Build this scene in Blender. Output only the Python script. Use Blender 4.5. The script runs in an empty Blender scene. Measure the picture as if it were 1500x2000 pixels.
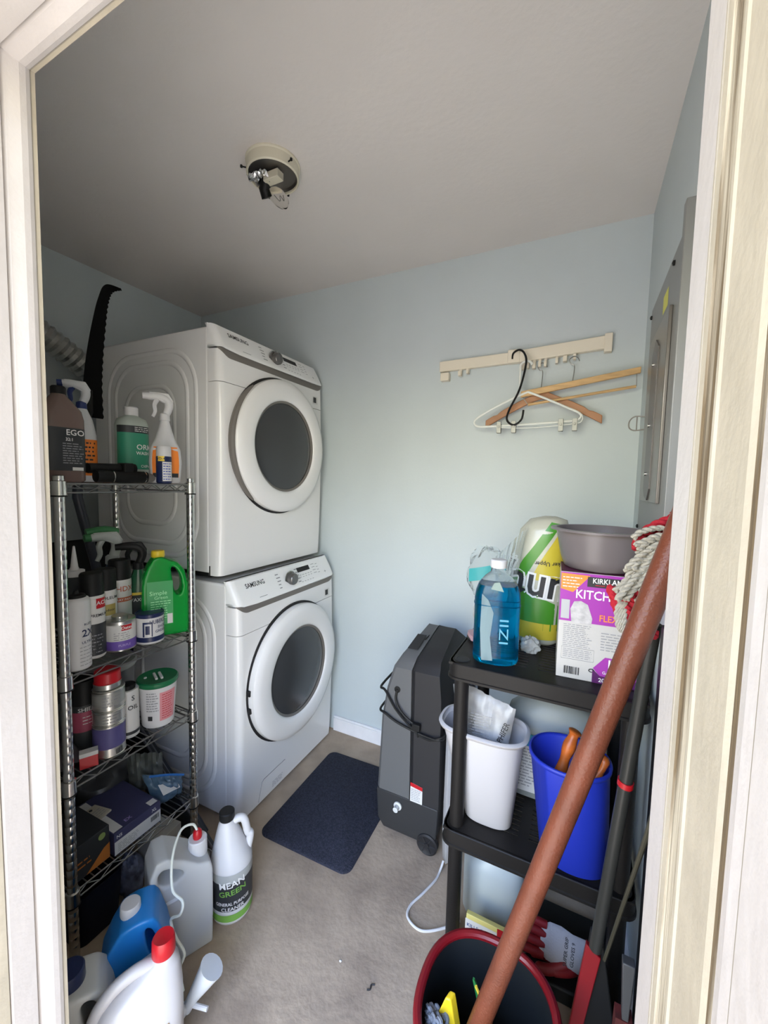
import bpy, bmesh, math, random
from mathutils import Vector, Matrix
random.seed(7)
S = bpy.context.scene
COL = S.collection
pi = math.pi
sin, cos = math.sin, math.cos

# ------------------------------------------------------------------ camera
CAM = (1.1736, -1.8370, 1.3794)
YAW, PITCH, ROLL, FPX = 0.4542, -0.07217, 0.02351, 787.415
cd = bpy.data.cameras.new('camera'); cam = bpy.data.objects.new('camera', cd); COL.objects.link(cam)
_f = Vector((-sin(YAW) * cos(PITCH), cos(YAW) * cos(PITCH), sin(PITCH)))
_r0 = Vector((cos(YAW), sin(YAW), 0)); _u0 = _r0.cross(_f)
_r = cos(ROLL) * _r0 + sin(ROLL) * _u0; _u = -sin(ROLL) * _r0 + cos(ROLL) * _u0
m = Matrix((( _r.x, _u.x, -_f.x, CAM[0]), (_r.y, _u.y, -_f.y, CAM[1]), (_r.z, _u.z, -_f.z, CAM[2]), (0, 0, 0, 1)))
cam.matrix_world = m
cd.sensor_fit = 'HORIZONTAL'; cd.sensor_width = 36; cd.lens = FPX / 1500 * 36
cd.clip_start = 0.01; cd.clip_end = 100
S.camera = cam

# ------------------------------------------------------------------ world, sun, exposure
SKY_BASE, SKY_LOBE, SUN_E, EXPO = 1.0, 6.6, 14.5, 0.85
W = bpy.data.worlds.new('world'); S.world = W; W.use_nodes = True
nt = W.node_tree; bg = nt.nodes['Background']
tc = nt.nodes.new('ShaderNodeTexCoord'); sx = nt.nodes.new('ShaderNodeSeparateXYZ'); rp = nt.nodes.new('ShaderNodeValToRGB')
mp = nt.nodes.new('ShaderNodeMapRange')
mp.inputs['From Min'].default_value = -1; mp.inputs['From Max'].default_value = 1
nt.links.new(tc.outputs['Generated'], sx.inputs[0]); nt.links.new(sx.outputs['Z'], mp.inputs['Value'])
nt.links.new(mp.outputs[0], rp.inputs[0]); nt.links.new(rp.outputs[0], bg.inputs['Color'])
el = rp.color_ramp.elements
el[0].position = 0.0; el[0].color = (.40, .36, .32, 1)
el[1].position = 1.0; el[1].color = (.74, .86, 1.0, 1)
for p_, c_ in ((.49, (.42, .38, .34, 1)), (.51, (.74, .76, .52, 1)), (.59, (.98, .95, .78, 1)), (.67, (.78, .92, 1.15, 1)), (.78, (.58, .88, 1.6, 1))):
    e = el.new(p_); e.color = c_
# the open sky opposite the door is the brightest part of the surroundings
dt = nt.nodes.new('ShaderNodeVectorMath'); dt.operation = 'DOT_PRODUCT'; dt.inputs[1].default_value = Vector((-.02, -1, .22)).normalized()
m1 = nt.nodes.new('ShaderNodeMapRange'); m1.interpolation_type = 'SMOOTHSTEP'
m1.inputs['From Min'].default_value = .30; m1.inputs['From Max'].default_value = 1.0; m1.inputs['To Min'].default_value = SKY_BASE; m1.inputs['To Max'].default_value = SKY_LOBE
nt.links.new(tc.outputs['Generated'], dt.inputs[0]); nt.links.new(dt.outputs['Value'], m1.inputs['Value']); nt.links.new(m1.outputs[0], bg.inputs['Strength'])
sd = bpy.data.lights.new('sun', 'SUN'); sun = bpy.data.objects.new('sun', sd); COL.objects.link(sun)
sd.energy = SUN_E; sd.angle = math.radians(1.5); sd.color = (1, .94, .86)
sun.rotation_euler = (math.radians(25), 0, math.radians(8))     # high sun in front of the door; an added unseen slab keeps it outside
S.view_settings.view_transform = 'Standard'; S.view_settings.look = 'None'
S.view_settings.exposure = EXPO; S.view_settings.gamma = 1; S.view_settings.use_curve_mapping = False
try:
    S.cycles.use_denoising = True; S.cycles.max_bounces = 12; S.cycles.diffuse_bounces = 8; S.cycles.transmission_bounces = 10
    S.cycles.transparent_max_bounces = 12; S.cycles.sample_clamp_indirect = 6
except Exception: pass

# ------------------------------------------------------------------ materials
MC = {}
def mat(name, col, rough=.5, metal=0, noise=0, nscale=8, bump=0, bscale=60, trans=0, alpha=1, ior=1.45, col2=None, coat=0, stretch=None, lo=.35, hi=.65, emit=0, spec=None):
    if name in MC: return MC[name]
    M = bpy.data.materials.new(name); M.use_nodes = True; n = M.node_tree; b = n.nodes['Principled BSDF']
    b.inputs['Base Color'].default_value = (*col, 1); b.inputs['Roughness'].default_value = rough
    b.inputs['Metallic'].default_value = metal; b.inputs['IOR'].default_value = ior
    b.inputs['Transmission Weight'].default_value = trans; b.inputs['Alpha'].default_value = alpha
    b.inputs['Coat Weight'].default_value = coat
    if spec is not None: b.inputs['Specular IOR Level'].default_value = spec
    t = n.nodes.new('ShaderNodeTexCoord'); mpg = n.nodes.new('ShaderNodeMapping'); n.links.new(t.outputs['Object'], mpg.inputs[0])
    if stretch: mpg.inputs['Scale'].default_value = stretch
    if noise or col2:
        z = n.nodes.new('ShaderNodeTexNoise'); z.inputs['Scale'].default_value = nscale; z.inputs['Detail'].default_value = 6
        r = n.nodes.new('ShaderNodeValToRGB'); n.links.new(mpg.outputs[0], z.inputs['Vector']); n.links.new(z.outputs['Fac'], r.inputs[0])
        c2 = col2 or tuple(max(0, v * (1 - noise)) for v in col)
        r.color_ramp.elements[0].position = lo; r.color_ramp.elements[1].position = hi
        r.color_ramp.elements[0].color = (*c2, 1); r.color_ramp.elements[1].color = (*col, 1)
        n.links.new(r.outputs[0], b.inputs['Base Color'])
    if bump:
        z2 = n.nodes.new('ShaderNodeTexNoise'); z2.inputs['Scale'].default_value = bscale; z2.inputs['Detail'].default_value = 4
        bp = n.nodes.new('ShaderNodeBump'); bp.inputs['Strength'].default_value = bump; bp.inputs['Distance'].default_value = .004
        n.links.new(mpg.outputs[0], z2.inputs['Vector']); n.links.new(z2.outputs['Fac'], bp.inputs['Height']); n.links.new(bp.outputs[0], b.inputs['Normal'])
    MC[name] = M; return M

m_wall = mat('wall_paint', (.535, .59, .60), .5, noise=.04, nscale=3, bump=.12, bscale=90)
m_ceil = mat('ceiling_paint', (.70, .66, .63), .8, noise=.05, nscale=2, bump=.25, bscale=50)
m_floor = mat('concrete', (.39, .30, .215), .75, col2=(.265, .20, .145), nscale=6.5, bump=.6, bscale=45, lo=.30, hi=.60)
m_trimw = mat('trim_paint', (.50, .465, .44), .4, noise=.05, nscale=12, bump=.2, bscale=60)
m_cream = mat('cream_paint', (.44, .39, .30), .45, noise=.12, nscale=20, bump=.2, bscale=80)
m_dirt = mat('dirty_seam', (.42, .37, .28), .7, col2=(.12, .085, .045), nscale=26, stretch=(1, 2.2, .16), lo=.44, hi=.6, bump=.5, bscale=90)
m_base = mat('baseboard_paint', (.80, .79, .80), .4, noise=.06, nscale=20)
m_ground = mat('patio_concrete', (.46, .43, .39), .9, noise=.15)
m_enamel = mat('white_enamel', (.78, .77, .76), .22, coat=.3)
m_panel = mat('console_white', (.84, .84, .83), .3)
m_dkstripe = mat('accent_grey', (.16, .145, .13), .35)
m_glass = mat('door_glass', (.045, .047, .050), .14, spec=.45)
m_gasket = mat('dark_gasket', (.018, .017, .018), .55, spec=.3)
m_chrome = mat('chrome', (.62, .61, .58), .22, metal=1)
m_steel = mat('dull_steel', (.30, .30, .29), .42, metal=1)
m_black = mat('black_plastic', (.010, .010, .010), .5, spec=.25)
m_shelf = mat('black_resin', (.011, .0095, .0085), .5, bump=.1, bscale=200, spec=.25)
m_ink = mat('black_ink', (.02, .02, .022), .5)
m_gink = mat('grey_ink', (.25, .25, .26), .6)
m_white = mat('white_plastic', (.57, .56, .56), .38)
m_whiteink = mat('white_ink', (.70, .69, .67), .5)
m_red = mat('red_plastic', (.42, .008, .014), .38)
m_foil = mat('crinkled_foil', (.55, .55, .52), .28, metal=1, bump=1, bscale=70)
m_blue = mat('blue_print', (.03, .06, .35), .5)
m_label = mat('paper_label', (.58, .57, .55), .5)

# ------------------------------------------------------------------ geometry helpers
class G:
    def __init__(s): s.v = []; s.f = []; s.mi = []
    def add(s, vs, fs, k=0):
        o = len(s.v); s.v += [tuple(p) for p in vs]; s.f += [tuple(o + i for i in f) for f in fs]; s.mi += [k] * len(fs); return s
    def box(s, x0, x1, y0, y1, z0, z1, k=0):
        return s.add([(x0, y0, z0), (x1, y0, z0), (x1, y1, z0), (x0, y1, z0), (x0, y0, z1), (x1, y0, z1), (x1, y1, z1), (x0, y1, z1)],
                     [(0, 3, 2, 1), (4, 5, 6, 7), (0, 1, 5, 4), (1, 2, 6, 5), (2, 3, 7, 6), (3, 0, 4, 7)], k)
    def tube(s, pts, r, n=8, closed=False, k=0, caps=True):
        pts = [Vector(p) for p in pts]; N = len(pts); rs = r if isinstance(r, (list, tuple)) else [r] * N
        T = []
        for i in range(N):
            a = pts[(i - 1) % N] if (closed or i > 0) else pts[i]; b = pts[(i + 1) % N] if (closed or i < N - 1) else pts[i]
            T.append((b - a).normalized())
        up = Vector((0, 0, 1)) if abs(T[0].z) < .9 else Vector((1, 0, 0))
        nrm = (up - T[0] * up.dot(T[0])).normalized(); vs = []
        for i in range(N):
            nrm = (nrm - T[i] * nrm.dot(T[i])); nrm.normalize(); bn = T[i].cross(nrm)
            for j in range(n):
                a = 2 * pi * j / n; vs.append(pts[i] + (nrm * cos(a) + bn * sin(a)) * rs[i])
        fs = []
        for i in range(N if closed else N - 1):
            i2 = (i + 1) % N
            for j in range(n): fs.append((i * n + j, i * n + (j + 1) % n, i2 * n + (j + 1) % n, i2 * n + j))
        if not closed and caps: fs += [tuple(range(n))[::-1], tuple((N - 1) * n + j for j in range(n))]
        return s.add(vs, fs, k)
    def rings(s, rings, cap0=True, cap1=True, k=0, flip=False):
        n = len(rings[0]); vs = [p for r in rings for p in r]; fs = []
        for i in range(len(rings) - 1):
            for j in range(n): fs.append((i * n + j, i * n + (j + 1) % n, (i + 1) * n + (j + 1) % n, (i + 1) * n + j))
        if cap0: fs.append(tuple(range(n))[::-1])
        if cap1: fs.append(tuple((len(rings) - 1) * n + j for j in range(n)))
        if flip: fs = [f[::-1] for f in fs]
        return s.add(vs, fs, k)
    def lathe(s, prof, n=40, axis='z', c=(0, 0, 0), k=0, cap0=True, cap1=True):
        R = []
        for r, h in prof:
            ring = []
            for j in range(n):
                a = 2 * pi * j / n
                if axis == 'z': p = (c[0] + r * cos(a), c[1] + r * sin(a), c[2] + h)
                elif axis == 'x': p = (c[0] + h, c[1] + r * cos(a), c[2] + r * sin(a))
                else: p = (c[0] + r * sin(a), c[1] + h, c[2] + r * cos(a))
                ring.append(p)
            R.append(ring)
        return s.rings(R, cap0, cap1, k)
    def grid(s, fn, nu, nv, k=0):
        vs = [fn(i / nu, j / nv) for j in range(nv + 1) for i in range(nu + 1)]
        fs = [(j * (nu + 1) + i, j * (nu + 1) + i + 1, (j + 1) * (nu + 1) + i + 1, (j + 1) * (nu + 1) + i) for j in range(nv) for i in range(nu)]
        return s.add(vs, fs, k)
    def poly(s, pts, k=0): return s.add(pts, [tuple(range(len(pts)))], k)
    def prism(s, pts, d, k=0):
        n = len(pts); d = Vector(d); vs = [Vector(p) for p in pts] + [Vector(p) + d for p in pts]
        return s.add(vs, [tuple(range(n))[::-1], tuple(range(n, 2 * n))] + [(i, (i + 1) % n, n + (i + 1) % n, n + i) for i in range(n)], k)

def obj(name, g, mats, parent=None, bevel=0, smooth=True, ang=35, subsurf=0, label=None, solid=0):
    me = bpy.data.meshes.new(name); me.from_pydata(g.v, [], g.f); me.update()
    if not isinstance(mats, (list, tuple)): mats = [mats]
    for q in mats: me.materials.append(q)
    if any(g.mi): me.polygons.foreach_set('material_index', g.mi)
    if smooth:
        me.polygons.foreach_set('use_smooth', [True] * len(me.polygons))
        try: me.set_sharp_from_angle(angle=math.radians(ang))
        except Exception: pass
    o = bpy.data.objects.new(name, me); COL.objects.link(o)
    if parent: o.parent = parent
    if bevel:
        b = o.modifiers.new('bevel', 'BEVEL'); b.width = bevel; b.segments = 3; b.limit_method = 'ANGLE'; b.angle_limit = math.radians(40)
    if solid:
        b = o.modifiers.new('solid', 'SOLIDIFY'); b.thickness = solid
    if subsurf:
        b = o.modifiers.new('sub', 'SUBSURF'); b.levels = subsurf; b.render_levels = subsurf
    if label: o['label'] = label
    return o
def thing(name, label, cat, loc=(0, 0, 0), rz=0, group=None, rot=None):
    o = bpy.data.objects.new(name, None); COL.objects.link(o); o.location = loc; o.rotation_euler = rot or (0, 0, rz)
    o['label'] = label; o['category'] = cat
    if group: o['group'] = group
    return o
def tag(o, label, cat, group=None):
    o['label'] = label; o['category'] = cat
    if group: o['group'] = group
    return o
def struct(name, g, mats, **k):
    o = obj(name, g, mats, **k); o['kind'] = 'structure'; return o

class Loft:
    """secs: (z, rx, ry, n, cx, cy)"""
    def __init__(s, secs): s.s = [tuple(q) + (2, 0, 0)[len(q) - 3:] if len(q) < 6 else q for q in secs]
    def sec(s, z):
        q = s.s
        if z <= q[0][0]: return q[0]
        for a, b in zip(q, q[1:]):
            if a[0] <= z <= b[0]:
                t = (z - a[0]) / max(1e-9, b[0] - a[0]); return tuple(a[i] + (b[i] - a[i]) * t for i in range(6))
        return q[-1]
    @staticmethod
    def _pt(q, a, off=0):
        z, rx, ry, n, cx, cy = q; c, d = cos(a), sin(a)
        r = (abs(c / max(rx, 1e-5)) ** n + abs(d / max(ry, 1e-5)) ** n) ** (-1 / n) + off
        return (cx + r * c, cy + r * d, z)
    def pt(s, a, z, off=0): return s._pt(s.sec(z), a, off)
    def fill(s, g, n=48, k=0, cap0=True, cap1=True):
        return g.rings([[s._pt(q, 2 * pi * j / n) for j in range(n)] for q in s.s], cap0, cap1, k)
    def patch(s, g, a0, a1, z0, z1, off=.0006, nu=16, nv=6, k=0):
        """a in degrees, 0 = front (-Y), positive to the right"""
        return g.grid(lambda u, v: s.pt(math.radians(-90 + a0 + (a1 - a0) * u), z0 + (z1 - z0) * v, off), nu, nv, k)
    def wrap(s, a0=0, off=.001, r=None):
        def f(u, v):
            q = s.sec(v); rr = r or (q[1] + q[2]) / 2
            return s.pt(math.radians(-90 + a0) + u / rr, v, off)
        return f
def cyl(r, z0, z1, n=2, bev=.002): return Loft([(z0, r - bev, r - bev), (z0 + bev, r, r), (z1 - bev, r, r), (z1, r - bev, r - bev)])

TC = {}
def glyphs(s, bold):
    key = (s, bold)
    if key not in TC:
        c = bpy.data.curves.new('t', 'FONT'); c.body = s; c.size = 1; c.offset = .013 if bold is True else float(bold); c.resolution_u = 2
        c.align_x = 'CENTER'; c.align_y = 'CENTER'
        o = bpy.data.objects.new('t', c); COL.objects.link(o)
        dg = bpy.context.evaluated_depsgraph_get(); me = bpy.data.meshes.new_from_object(o.evaluated_get(dg))
        TC[key] = ([tuple(v.co) for v in me.vertices], [tuple(p.vertices) for p in me.polygons])
        bpy.data.objects.remove(o); bpy.data.meshes.remove(me)
    return TC[key]
def text(name, parent, lines, fn, m_, bold=True, squash=1, rot=0):
    g = G()
    for ln in lines:
        s, u, v, size = ln[:4]; w = ln[4] if len(ln) > 4 else squash; r = ln[5] if len(ln) > 5 else rot
        vs, fs = glyphs(s, bold); cr, sr = cos(r), sin(r)
        g.add([fn(u + (x * size * w) * cr - y * size * sr, v + (x * size * w) * sr + y * size * cr) for x, y, z in vs], fs)
    return obj(name, g, m_, parent, smooth=False)
def rows(name, parent, fn, m_, u0, u1, v0, v1, n, fill=.35, words_=5):
    """small print: rows of short bars"""
    g = G(); h = (v1 - v0) / n
    for i in range(n):
        v = v1 - h * (i + .5); u = u0
        end = u1 - random.random() * .25 * (u1 - u0)
        while u < end:
            w = (u1 - u0) / words_ * random.uniform(.4, 1.1); e = min(u + w, end)
            g.poly([fn(u, v - h * fill / 2), fn(e, v - h * fill / 2), fn(e, v + h * fill / 2), fn(u, v + h * fill / 2)]); u = e + (u1 - u0) / words_ * .18
    return obj(name, g, m_, parent, smooth=False)
def barcode(name, parent, fn, u0, u1, v0, v1, m_=None):
    g = G(); u = u0
    while u < u1:
        w = random.choice((.0006, .0012, .0018)) * (u1 - u0) / .03
        g.poly([fn(u, v0), fn(min(u + w, u1), v0), fn(min(u + w, u1), v1), fn(u, v1)]); u += w + random.choice((.0006, .0012)) * (u1 - u0) / .03
    return obj(name, g, m_ or m_ink, parent, smooth=False)
def quad(g, fn, u0, u1, v0, v1, k=0, nu=10): return g.grid(lambda a, b: fn(u0 + (u1 - u0) * a, v0 + (v1 - v0) * b), nu, 1, k)
def slab(outer, holes, d):
    '''flat blow-moulded body: outline with grip holes, given thickness'''
    c = bpy.data.curves.new('t', 'CURVE'); c.dimensions = '2D'; c.fill_mode = 'BOTH'; c.extrude = d / 2
    def closed(pts):
        P = [Vector((p[0], p[1], 0)) for p in pts]; n = len(P); out = []
        for i in range(n):
            p0, p1, p2, p3 = P[i - 1], P[i], P[(i + 1) % n], P[(i + 2) % n]
            for j in range(4):
                t = j / 4; out.append(.5 * ((2 * p1) + (p2 - p0) * t + (2 * p0 - 5 * p1 + 4 * p2 - p3) * t * t + (3 * p1 - p0 - 3 * p2 + p3) * t ** 3))
        return out
    for pts in [outer] + list(holes):
        Q = closed(pts) if pts is not outer else [Vector((p[0], p[1], 0)) for p in pts]
        sp = c.splines.new('POLY'); sp.points.add(len(Q) - 1); sp.use_cyclic_u = True
        for p, q in zip(sp.points, Q): p.co = (q.x, q.y, 0, 1)
    o = bpy.data.objects.new('t', c); COL.objects.link(o); dg = bpy.context.evaluated_depsgraph_get(); me = bpy.data.meshes.new_from_object(o.evaluated_get(dg))
    bm = bmesh.new(); bm.from_mesh(me); bmesh.ops.remove_doubles(bm, verts=bm.verts, dist=1e-5); bmesh.ops.recalc_face_normals(bm, faces=bm.faces); bm.verts.ensure_lookup_table()
    g = G().add([(v.co.x, v.co.z, v.co.y) for v in bm.verts], [tuple(v.index for v in f.verts)[::-1] for f in bm.faces]); bm.free()
    bpy.data.objects.remove(o); bpy.data.meshes.remove(me); bpy.data.curves.remove(c); return g
def slab_jug(name, label, loc, rz, m_body, m_cap, outer, holes, d, bev, neck, ztop, cap_r, cap_h):
    t = thing(name, label, 'jug', loc, rz); ob = obj('jug_body', slab(outer, holes, d), m_body, t, smooth=False)
    q = ob.modifiers.new('remesh', 'REMESH'); q.mode = 'VOXEL'; q.voxel_size = .0036; q.use_smooth_shade = True
    q = ob.modifiers.new('smooth', 'SMOOTH'); q.factor = .5; q.iterations = int(bev * 900)
    obj('neck', G().lathe([(cap_r * .9, ztop - .03), (cap_r * .88, ztop + .004)], 28, c=(neck, 0, 0)), m_body, t)
    obj('cap', G().lathe([(cap_r - .001, ztop - .002), (cap_r, ztop + .002), (cap_r * .97, ztop + cap_h - .003), (cap_r * .88, ztop + cap_h), (.0005, ztop + cap_h)], 32, c=(neck, 0, 0)), m_cap, t)
    return t
def pillow(name, label, cat, corners, th_, m_, wr=.004, seed=1):
    '''soft sheet bag between four corners (bottom-left, bottom-right, top-right, top-left), bulged in the middle'''
    a, b, c_, d_ = [Vector(q) for q in corners]; nrm = (b - a).cross(d_ - a).normalized(); N = 22; g = G()
    for sg in (1, -1):
        def f(u, v):
            p = a * (1 - u) * (1 - v) + b * u * (1 - v) + c_ * u * v + d_ * (1 - u) * v
            k = max(0, sin(pi * u)) ** .5 * max(0, sin(pi * v)) ** .5
            return p + nrm * (sg * th_ * k + wr * sin(u * 19 + v * 7 + seed) * sin(v * 13 - u * 6) + wr * .7 * sin(u * 41 + seed) * v)
        g.grid(f, N, N)
    return tag(obj(name, g, m_, ang=40), label, cat)
def rr_ring(x0, x1, y0, y1, r, z, n=6):
    P = []
    for cx_, cy_, a0 in ((x1 - r, y1 - r, 0), (x0 + r, y1 - r, 90), (x0 + r, y0 + r, 180), (x1 - r, y0 + r, 270)):
        for j in range(n + 1): a = math.radians(a0 + 90 * j / n); P.append((cx_ + r * cos(a), cy_ + r * sin(a), z))
    return P
def spl(pts, n=8):
    P = [Vector(p) for p in pts]; out = []
    for i in range(len(P) - 1):
        p0, p1, p2, p3 = P[max(i - 1, 0)], P[i], P[i + 1], P[min(i + 2, len(P) - 1)]
        for j in range(n):
            t = j / n; out.append(.5 * ((2 * p1) + (p2 - p0) * t + (2 * p0 - 5 * p1 + 4 * p2 - p3) * t * t + (3 * p1 - p0 - 3 * p2 + p3) * t ** 3))
    return out + [P[-1]]
def facecam(x, y, extra=0): return math.atan2(CAM[0] - x, -(CAM[1] - y)) + math.radians(extra)

# ------------------------------------------------------------------ setting
XL, XR, H, YD = -1.04, 1.3606, 2.397, -1.487
JX0, JX1, JH = .398, 1.233, 1.984
struct('floor', G().box(XL - .1, XR + .1, -1.72, .1, -.08, 0), m_floor)
struct('ground', G().box(-6, 8, -14, -1.72, -.2, -.06), m_ground)
struct('ceiling', G().box(XL - .1, XR + .1, YD - .1, .1, H, H + .08), m_ceil)
struct('wall_back', G().box(XL - .1, XR + .1, 0, .1, 0, H), m_wall)
struct('wall_left', G().box(XL - .1, XL, YD - .1, 0, 0, H), m_wall)
struct('wall_right', G().box(XR, XR + .1, YD - .1, 0, 0, H), m_wall)
struct('sun_blocker_slab', G().box(-3, 4.2, -2.85, -1.66, 2.62, 2.75), mat('sun_blocker_grey', (.5, .48, .44), .7))  # unseen roof slab added over the door to block sun and sky
g = G().box(-3, JX0 - .02, -1.66, YD, 0, 2.9).box(JX1 + .02, 4, -1.66, YD, 0, 2.9).box(JX0 - .02, JX1 + .02, -1.66, YD, JH + .02, 2.9)
struct('wall_front', g, mat('front_wall_paint', (.62, .60, .56), .6, noise=.05))
g = G().box(.0, XR, -.014, 0, 0, .072).box(.0, XR, -.011, 0, .072, .083)
struct('baseboard_back', g, m_base, bevel=.002)
struct('baseboard_right', G().box(XR - .014, XR, YD, -.016, 0, .083), m_base, bevel=.002)
struct('baseboard_left', G().box(XL, XL + .014, YD, -.016, 0, .083), m_base, bevel=.002)

# door frame: a profile (distance outwards, protrusion, material) swept up the jambs and along the head
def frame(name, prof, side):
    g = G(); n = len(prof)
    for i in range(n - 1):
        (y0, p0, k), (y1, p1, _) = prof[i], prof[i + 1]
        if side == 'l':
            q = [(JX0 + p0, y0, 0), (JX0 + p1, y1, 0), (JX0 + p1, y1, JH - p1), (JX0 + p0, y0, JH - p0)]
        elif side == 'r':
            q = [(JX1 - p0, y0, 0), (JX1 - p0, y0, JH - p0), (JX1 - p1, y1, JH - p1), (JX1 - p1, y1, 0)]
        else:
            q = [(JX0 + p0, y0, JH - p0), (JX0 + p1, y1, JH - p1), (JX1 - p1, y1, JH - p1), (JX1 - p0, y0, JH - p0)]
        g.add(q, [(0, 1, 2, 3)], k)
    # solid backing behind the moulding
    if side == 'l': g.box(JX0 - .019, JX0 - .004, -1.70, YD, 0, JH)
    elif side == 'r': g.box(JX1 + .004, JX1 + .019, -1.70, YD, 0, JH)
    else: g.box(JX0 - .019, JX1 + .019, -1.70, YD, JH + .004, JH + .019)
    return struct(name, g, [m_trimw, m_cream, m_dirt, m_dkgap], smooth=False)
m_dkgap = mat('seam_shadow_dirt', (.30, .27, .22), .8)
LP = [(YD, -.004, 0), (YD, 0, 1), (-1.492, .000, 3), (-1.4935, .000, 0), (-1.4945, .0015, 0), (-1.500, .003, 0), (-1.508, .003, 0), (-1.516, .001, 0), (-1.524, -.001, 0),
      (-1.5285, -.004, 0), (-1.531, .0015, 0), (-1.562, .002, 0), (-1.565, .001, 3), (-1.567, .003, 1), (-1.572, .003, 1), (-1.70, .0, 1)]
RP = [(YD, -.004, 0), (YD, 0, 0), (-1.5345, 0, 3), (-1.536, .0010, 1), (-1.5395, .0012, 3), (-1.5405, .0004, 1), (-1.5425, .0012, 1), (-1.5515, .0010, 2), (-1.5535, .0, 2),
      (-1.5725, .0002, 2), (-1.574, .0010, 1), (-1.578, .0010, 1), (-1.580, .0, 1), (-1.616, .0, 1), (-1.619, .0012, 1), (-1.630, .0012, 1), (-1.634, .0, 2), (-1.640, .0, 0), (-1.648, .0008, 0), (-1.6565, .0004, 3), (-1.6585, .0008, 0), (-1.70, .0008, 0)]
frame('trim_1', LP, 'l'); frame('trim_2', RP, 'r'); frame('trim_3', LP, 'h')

# paint scars on the ceiling: shallow ridges of loose paint
# ------------------------------------------------------------------ washer and dryer
def edge_drop(y, w=.686, r=.028):
    d = min(y, w - y)
    return 0 if d >= r else r - math.sqrt(max(0, r * r - (r - d) ** 2))
def appliance(name, label, cat, O, rz, z0, washer):
    t = thing(name, label, cat, (O[0], O[1], z0), rz)
    Wd, Hh = .686, .985
    g = G().box(-.776, -.052, 0, Wd, .02, Hh - .012); obj('cabinet', g, m_enamel, t, bevel=.008)
    # pressed ridges on the near side
    g = G()
    for (xa, xb, za, zb, r) in ((-.67, -.115, .07, .905, .16), (-.62, -.165, .12, .86, .13), (-.55, -.24, .2, .77, .10)):
        P = []
        for cx_, cz_, a0 in ((xb - r, zb - r, 0), (xa + r, zb - r, 90), (xa + r, za + r, 180), (xb - r, za + r, 270)):
            for j in range(9):
                a = math.radians(a0 + j * 90 / 8); P.append((cx_ + r * cos(a), -.0005, cz_ + r * sin(a)))
        g.tube([(p[0], .0105, p[2]) for p in P], .0155, 14, closed=True)
    obj('side_ridges', g, m_enamel, t)
    zs = .776 if washer else .764     # seam between upper and lower fascia
    def body(z):    # front surface height profile
        return .004 + .012 * max(0, sin(pi * min(1, max(0, (z - .02) / .9)))) ** .7
    def fascia(za, zb, nz, prof):
        g = G(); ys = [0, .002, .005, .01, .016, .022, .028] ; ys = ys + [.1, .2, .343, .486, .586] + [Wd - q for q in ys[::-1]]
        vs = [(-.052, 0, za + (zb - za) * j / nz) for j in range(nz + 1)]
        cols = []
        for y in ys: cols.append([(prof(za + (zb - za) * j / nz) - edge_drop(y), y, za + (zb - za) * j / nz) for j in range(nz + 1)])
        cols = [vs] + cols + [[(-.052, Wd, p[2]) for p in vs]]
        R = [[c[j] for c in cols] for j in range(nz + 1)]
        return g.rings(R, True, True)
    obj('front_panel', fascia(.012, zs - .0012, 24, body), m_enamel, t, ang=50)
    obj('upper_front_panel', fascia(zs + .0012, .886, 9, body), m_enamel, t, ang=50)
    # dark accent strip, pointed and upturned at both ends, below the tilted console
    def strip(u, v):
        y = .004 + (Wd - .008) * (1 - cos(pi * u)) / 2 if False else .004 + (Wd - .008) * u
        d = min(y, Wd - y); k = max(0, 1 - d / .06) ** 2; zc_ = .873 + .020 * k; h = .0135 * (1 - k) + .001
        return (body(.87) + .0012 - edge_drop(y), y, zc_ + (v * 2 - 1) * h)
    obj('accent_strip', G().grid(strip, 96, 3), m_dkstripe, t, ang=50)
    def cprof(z): k = (z - .892) / (.985 - .892); return .014 - .050 * max(0, k) ** 1.15
    g = fascia(.884, .985, 12, cprof)
    vs = []
    for (x, y, z) in g.v:      # lower edge of the console curves up towards the ends
        if z < .8845:
            d = min(y, Wd - y); z = .884 + (.016 * (1 - min(1, d / .06)) ** 2)
        vs.append((x, y, z))
    g.v = vs
    obj('console', g, m_panel, t, ang=50)
    def cf(u, v):    # on the console face
        return (cprof(v) + .0012, u, v)
    # dial
    zc = .935; yc = .327 if not washer else .334
    g = G().lathe([(.034, 0), (.034, .004), (.030, .007), (.027, .008), (.026, .026), (.023, .030), (.0001, .031)], 40, 'x', (cprof(zc) - .001, yc, zc))
    dial = obj('dial', g, mat('dial_grey', (.16, .155, .15), .25, metal=.7), t, label='grey metallic rotary dial')
    obj('dial_ring', G().lathe([(.037, 0), (.037, .003), (.0345, .003), (.0345, 0)], 40, 'x', (cprof(zc), yc, zc), cap0=False, cap1=False), m_chrome, dial)
    g = G(); quad(g, cf, .400, .497, .948, .968); obj('display', g, m_gasket, t, label='black display window')
    text('lettering', t, [('SAMSUNG', .082 + .04, .955, .024)], cf, m_ink)
    g = G()
    for i in range(5):
        for (ua, ub) in ((yc - .085, yc - .055), (yc + .048, yc + .076)):
            z = .965 - i * .0135; l = random.uniform(.5, 1) * (ub - ua)
            quad(g, cf, ua, ua + l, z - .0018, z + .0018, nu=1)
    for i in range(5):
        quad(g, cf, .405 + i * .021, .418 + i * .021, .934, .936, nu=1); quad(g, cf, .405 + i * .021, .414 + i * .021, .925, .927, nu=1)
        quad(g, cf, .405 + i * .021, .416 + i * .021, .905, .907, nu=1)
    for i in range(4):
        quad(g, cf, .515, .540, .965 - i * .013, .967 - i * .013, nu=1); quad(g, cf, .550, .565, .962 - i * .013, .964 - i * .013, nu=1)
    quad(g, cf, .60, .615, .918, .92, nu=1); quad(g, cf, .607, .609, .913, .925, nu=1)
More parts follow.
